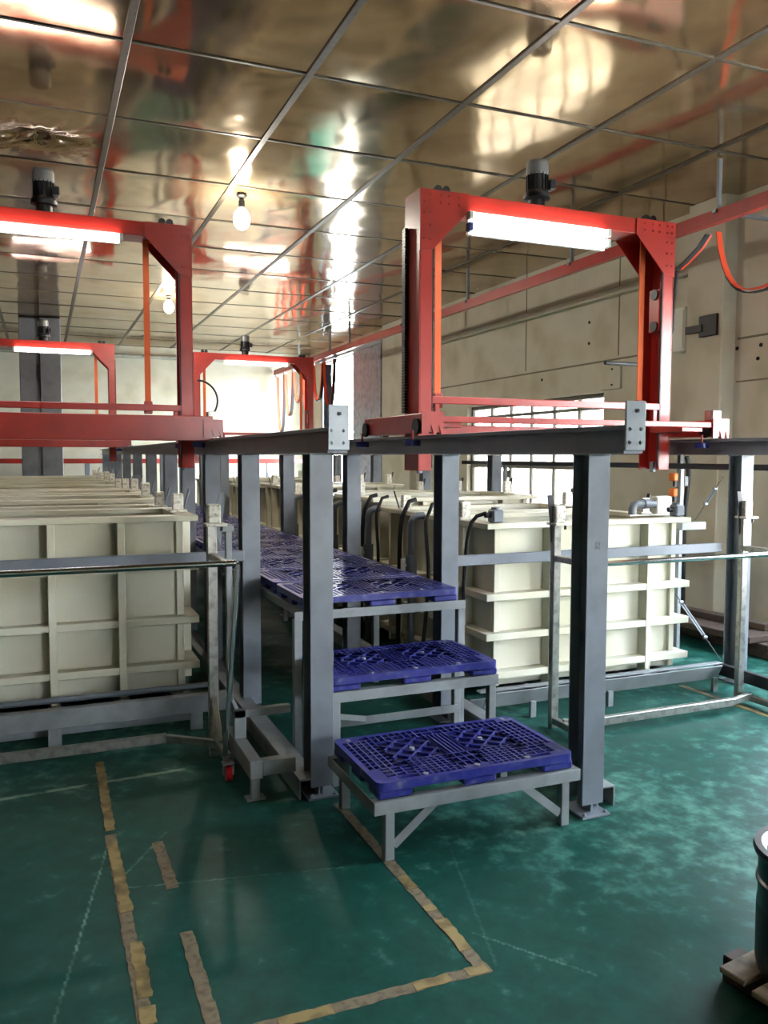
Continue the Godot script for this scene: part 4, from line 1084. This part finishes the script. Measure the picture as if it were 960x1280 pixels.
	for k in 4:
		var z: float = [-5.55, -6.42, -7.3, -8.6][k]
		var v := thing("drain_pipe", "grey plastic standpipe, %s from the steps beside the walkway" % ORD[k], "pipe", V(2.52, 0, z), "standpipes beside the walkway")
		part("pipe", Geo.new().tube([V(0, 0.0, 0), V(0, 1.10, 0), V(0.02, 1.14, 0), V(0.05, 1.155, 0), V(0.1, 1.155, 0)], 0.027, 12), M.pvc, v)
		part("valve", Geo.new().cyl(V(0, 0.72, 0), V(0, 0.86, 0), 0.042, 12), M.pvc, v)
		part("valve_handle", Geo.new().span(V(-0.08, 0.74, -0.015), V(-0.05, 0.84, 0.015), 0.005).cyl(V(-0.06, 0.79, 0), V(-0.02, 0.79, 0), 0.012, 8), M.boxwhite, v)
	# stack of orange insulators on a black post
	var ins := thing("insulator_post", "black post carrying three orange insulator blocks behind the tank", "insulator", V(5.29, 0, -5.9))
	part("post", Geo.new().span(V(0.05, 0, -0.02), V(0.09, 1.65, 0.02), 0.003), M.darkmetal, ins)
	part("base", Geo.new().span(V(-0.05, 0, -0.09), V(0.17, 0.012, 0.09), 0.002), M.darkmetal, ins)
	for y in [1.10, 1.24, 1.38]:
		part("insulator_block", Geo.new().span(V(-0.03, y, -0.04), V(0.05, y + 0.07, 0.04), 0.008), M.orange, ins)
		part("link", Geo.new().span(V(0.0, y - 0.05, -0.015), V(0.03, y, 0.015), 0.002), M.darkmetal, ins)
	var cv := [V(5.45, 1.6, -5.92), V(5.5, 1.4, -5.94), V(5.48, 1.1, -5.96), V(5.52, 0.5, -6.0), V(5.55, 0.02, -6.02)]
	hose("black hose hanging beside the post with orange insulators", cv, 0.022, M.rubber, "")
	# thin posts and cross pipe behind the rail
	var tf := thing("pipe_frame", "thin grey pipe frame behind the window-side crane rail", "frame", V(4.78, 0, 0))
	part("cross_pipe", Geo.new().span(V(-0.02, 1.50, -9.0), V(0.02, 1.545, -3.6), 0.004), M.darkmetal, tf)
	for z in [-5.25, -6.6, -8.0]:
		part("post", Geo.new().span(V(-0.018, 0, z - 0.018), V(0.018, 1.5, z + 0.018), 0.003), M.frame, tf)
		part("clamp", Geo.new().span(V(0.018, 1.36, z - 0.02), V(0.06, 1.44, z + 0.02), 0.003), M.darkmetal, tf)
	# turnbuckle wires on the window-side column
	for q in [[V(4.48, 1.46, -4.5), V(4.46, 1.13, -4.74), "slanting from the window-side column to the tank rim"], [V(4.46, 0.10, -4.4), V(4.42, 0.75, -5.1), "slanting from the window-side column foot"]]:
		var w := thing("turnbuckle_wire", "thin steel wire with a turnbuckle " + q[2], "wire")
		var a: Vector3 = q[0]; var b: Vector3 = q[1]
		part("wire", Geo.new().cyl(a, b, 0.003, 6), M.darkmetal, w)
		part("turnbuckle", Geo.new().cyl(a.lerp(b, 0.3) + V(0.012, 0, 0), a.lerp(b, 0.6) + V(0.012, 0, 0), 0.0045, 6).cyl(a.lerp(b, 0.3) - V(0.012, 0, 0), a.lerp(b, 0.6) - V(0.012, 0, 0), 0.0045, 6), M.zinc, w)
		for u in [0.28, 0.62]: part("eye", Geo.new().cyl(a.lerp(b, u) - V(0.014, 0, 0), a.lerp(b, u) + V(0.014, 0, 0), 0.012, 8), M.zinc, w)
	# stub arms on the window-side column
	tag(part("stub_arm", Geo.new().span(V(4.53, 0.90, -4.30), V(4.78, 0.95, -4.26), 0.004), M.frame, self), "short grey arm sticking out of the window-side column", "bracket")
	tag(part("stub_arm", Geo.new().span(V(4.32, 1.06, -4.78), V(4.55, 1.115, -4.72), 0.004), M.frame, self), "short grey arm at the rim corner of the first window-side tank", "bracket")
	# timber by the wall
	for k in 4:
		var tb := Geo.new().box(V(5.35 + 0.05 * (k % 2), 0.032 + 0.058 * k, -5.6), V(0.12 + 0.2 * (k % 3), 0.055, 1.9 - 0.2 * k), 0.006, Basis(Vector3.UP, 0.06 * (k - 1)))
		tag(part("timber_beam", tb, M.darkwood, self), "dark timber beam in the pile at the foot of the beige wall, %s from the floor" % ORD[k], "timber", "timber pile at the wall")
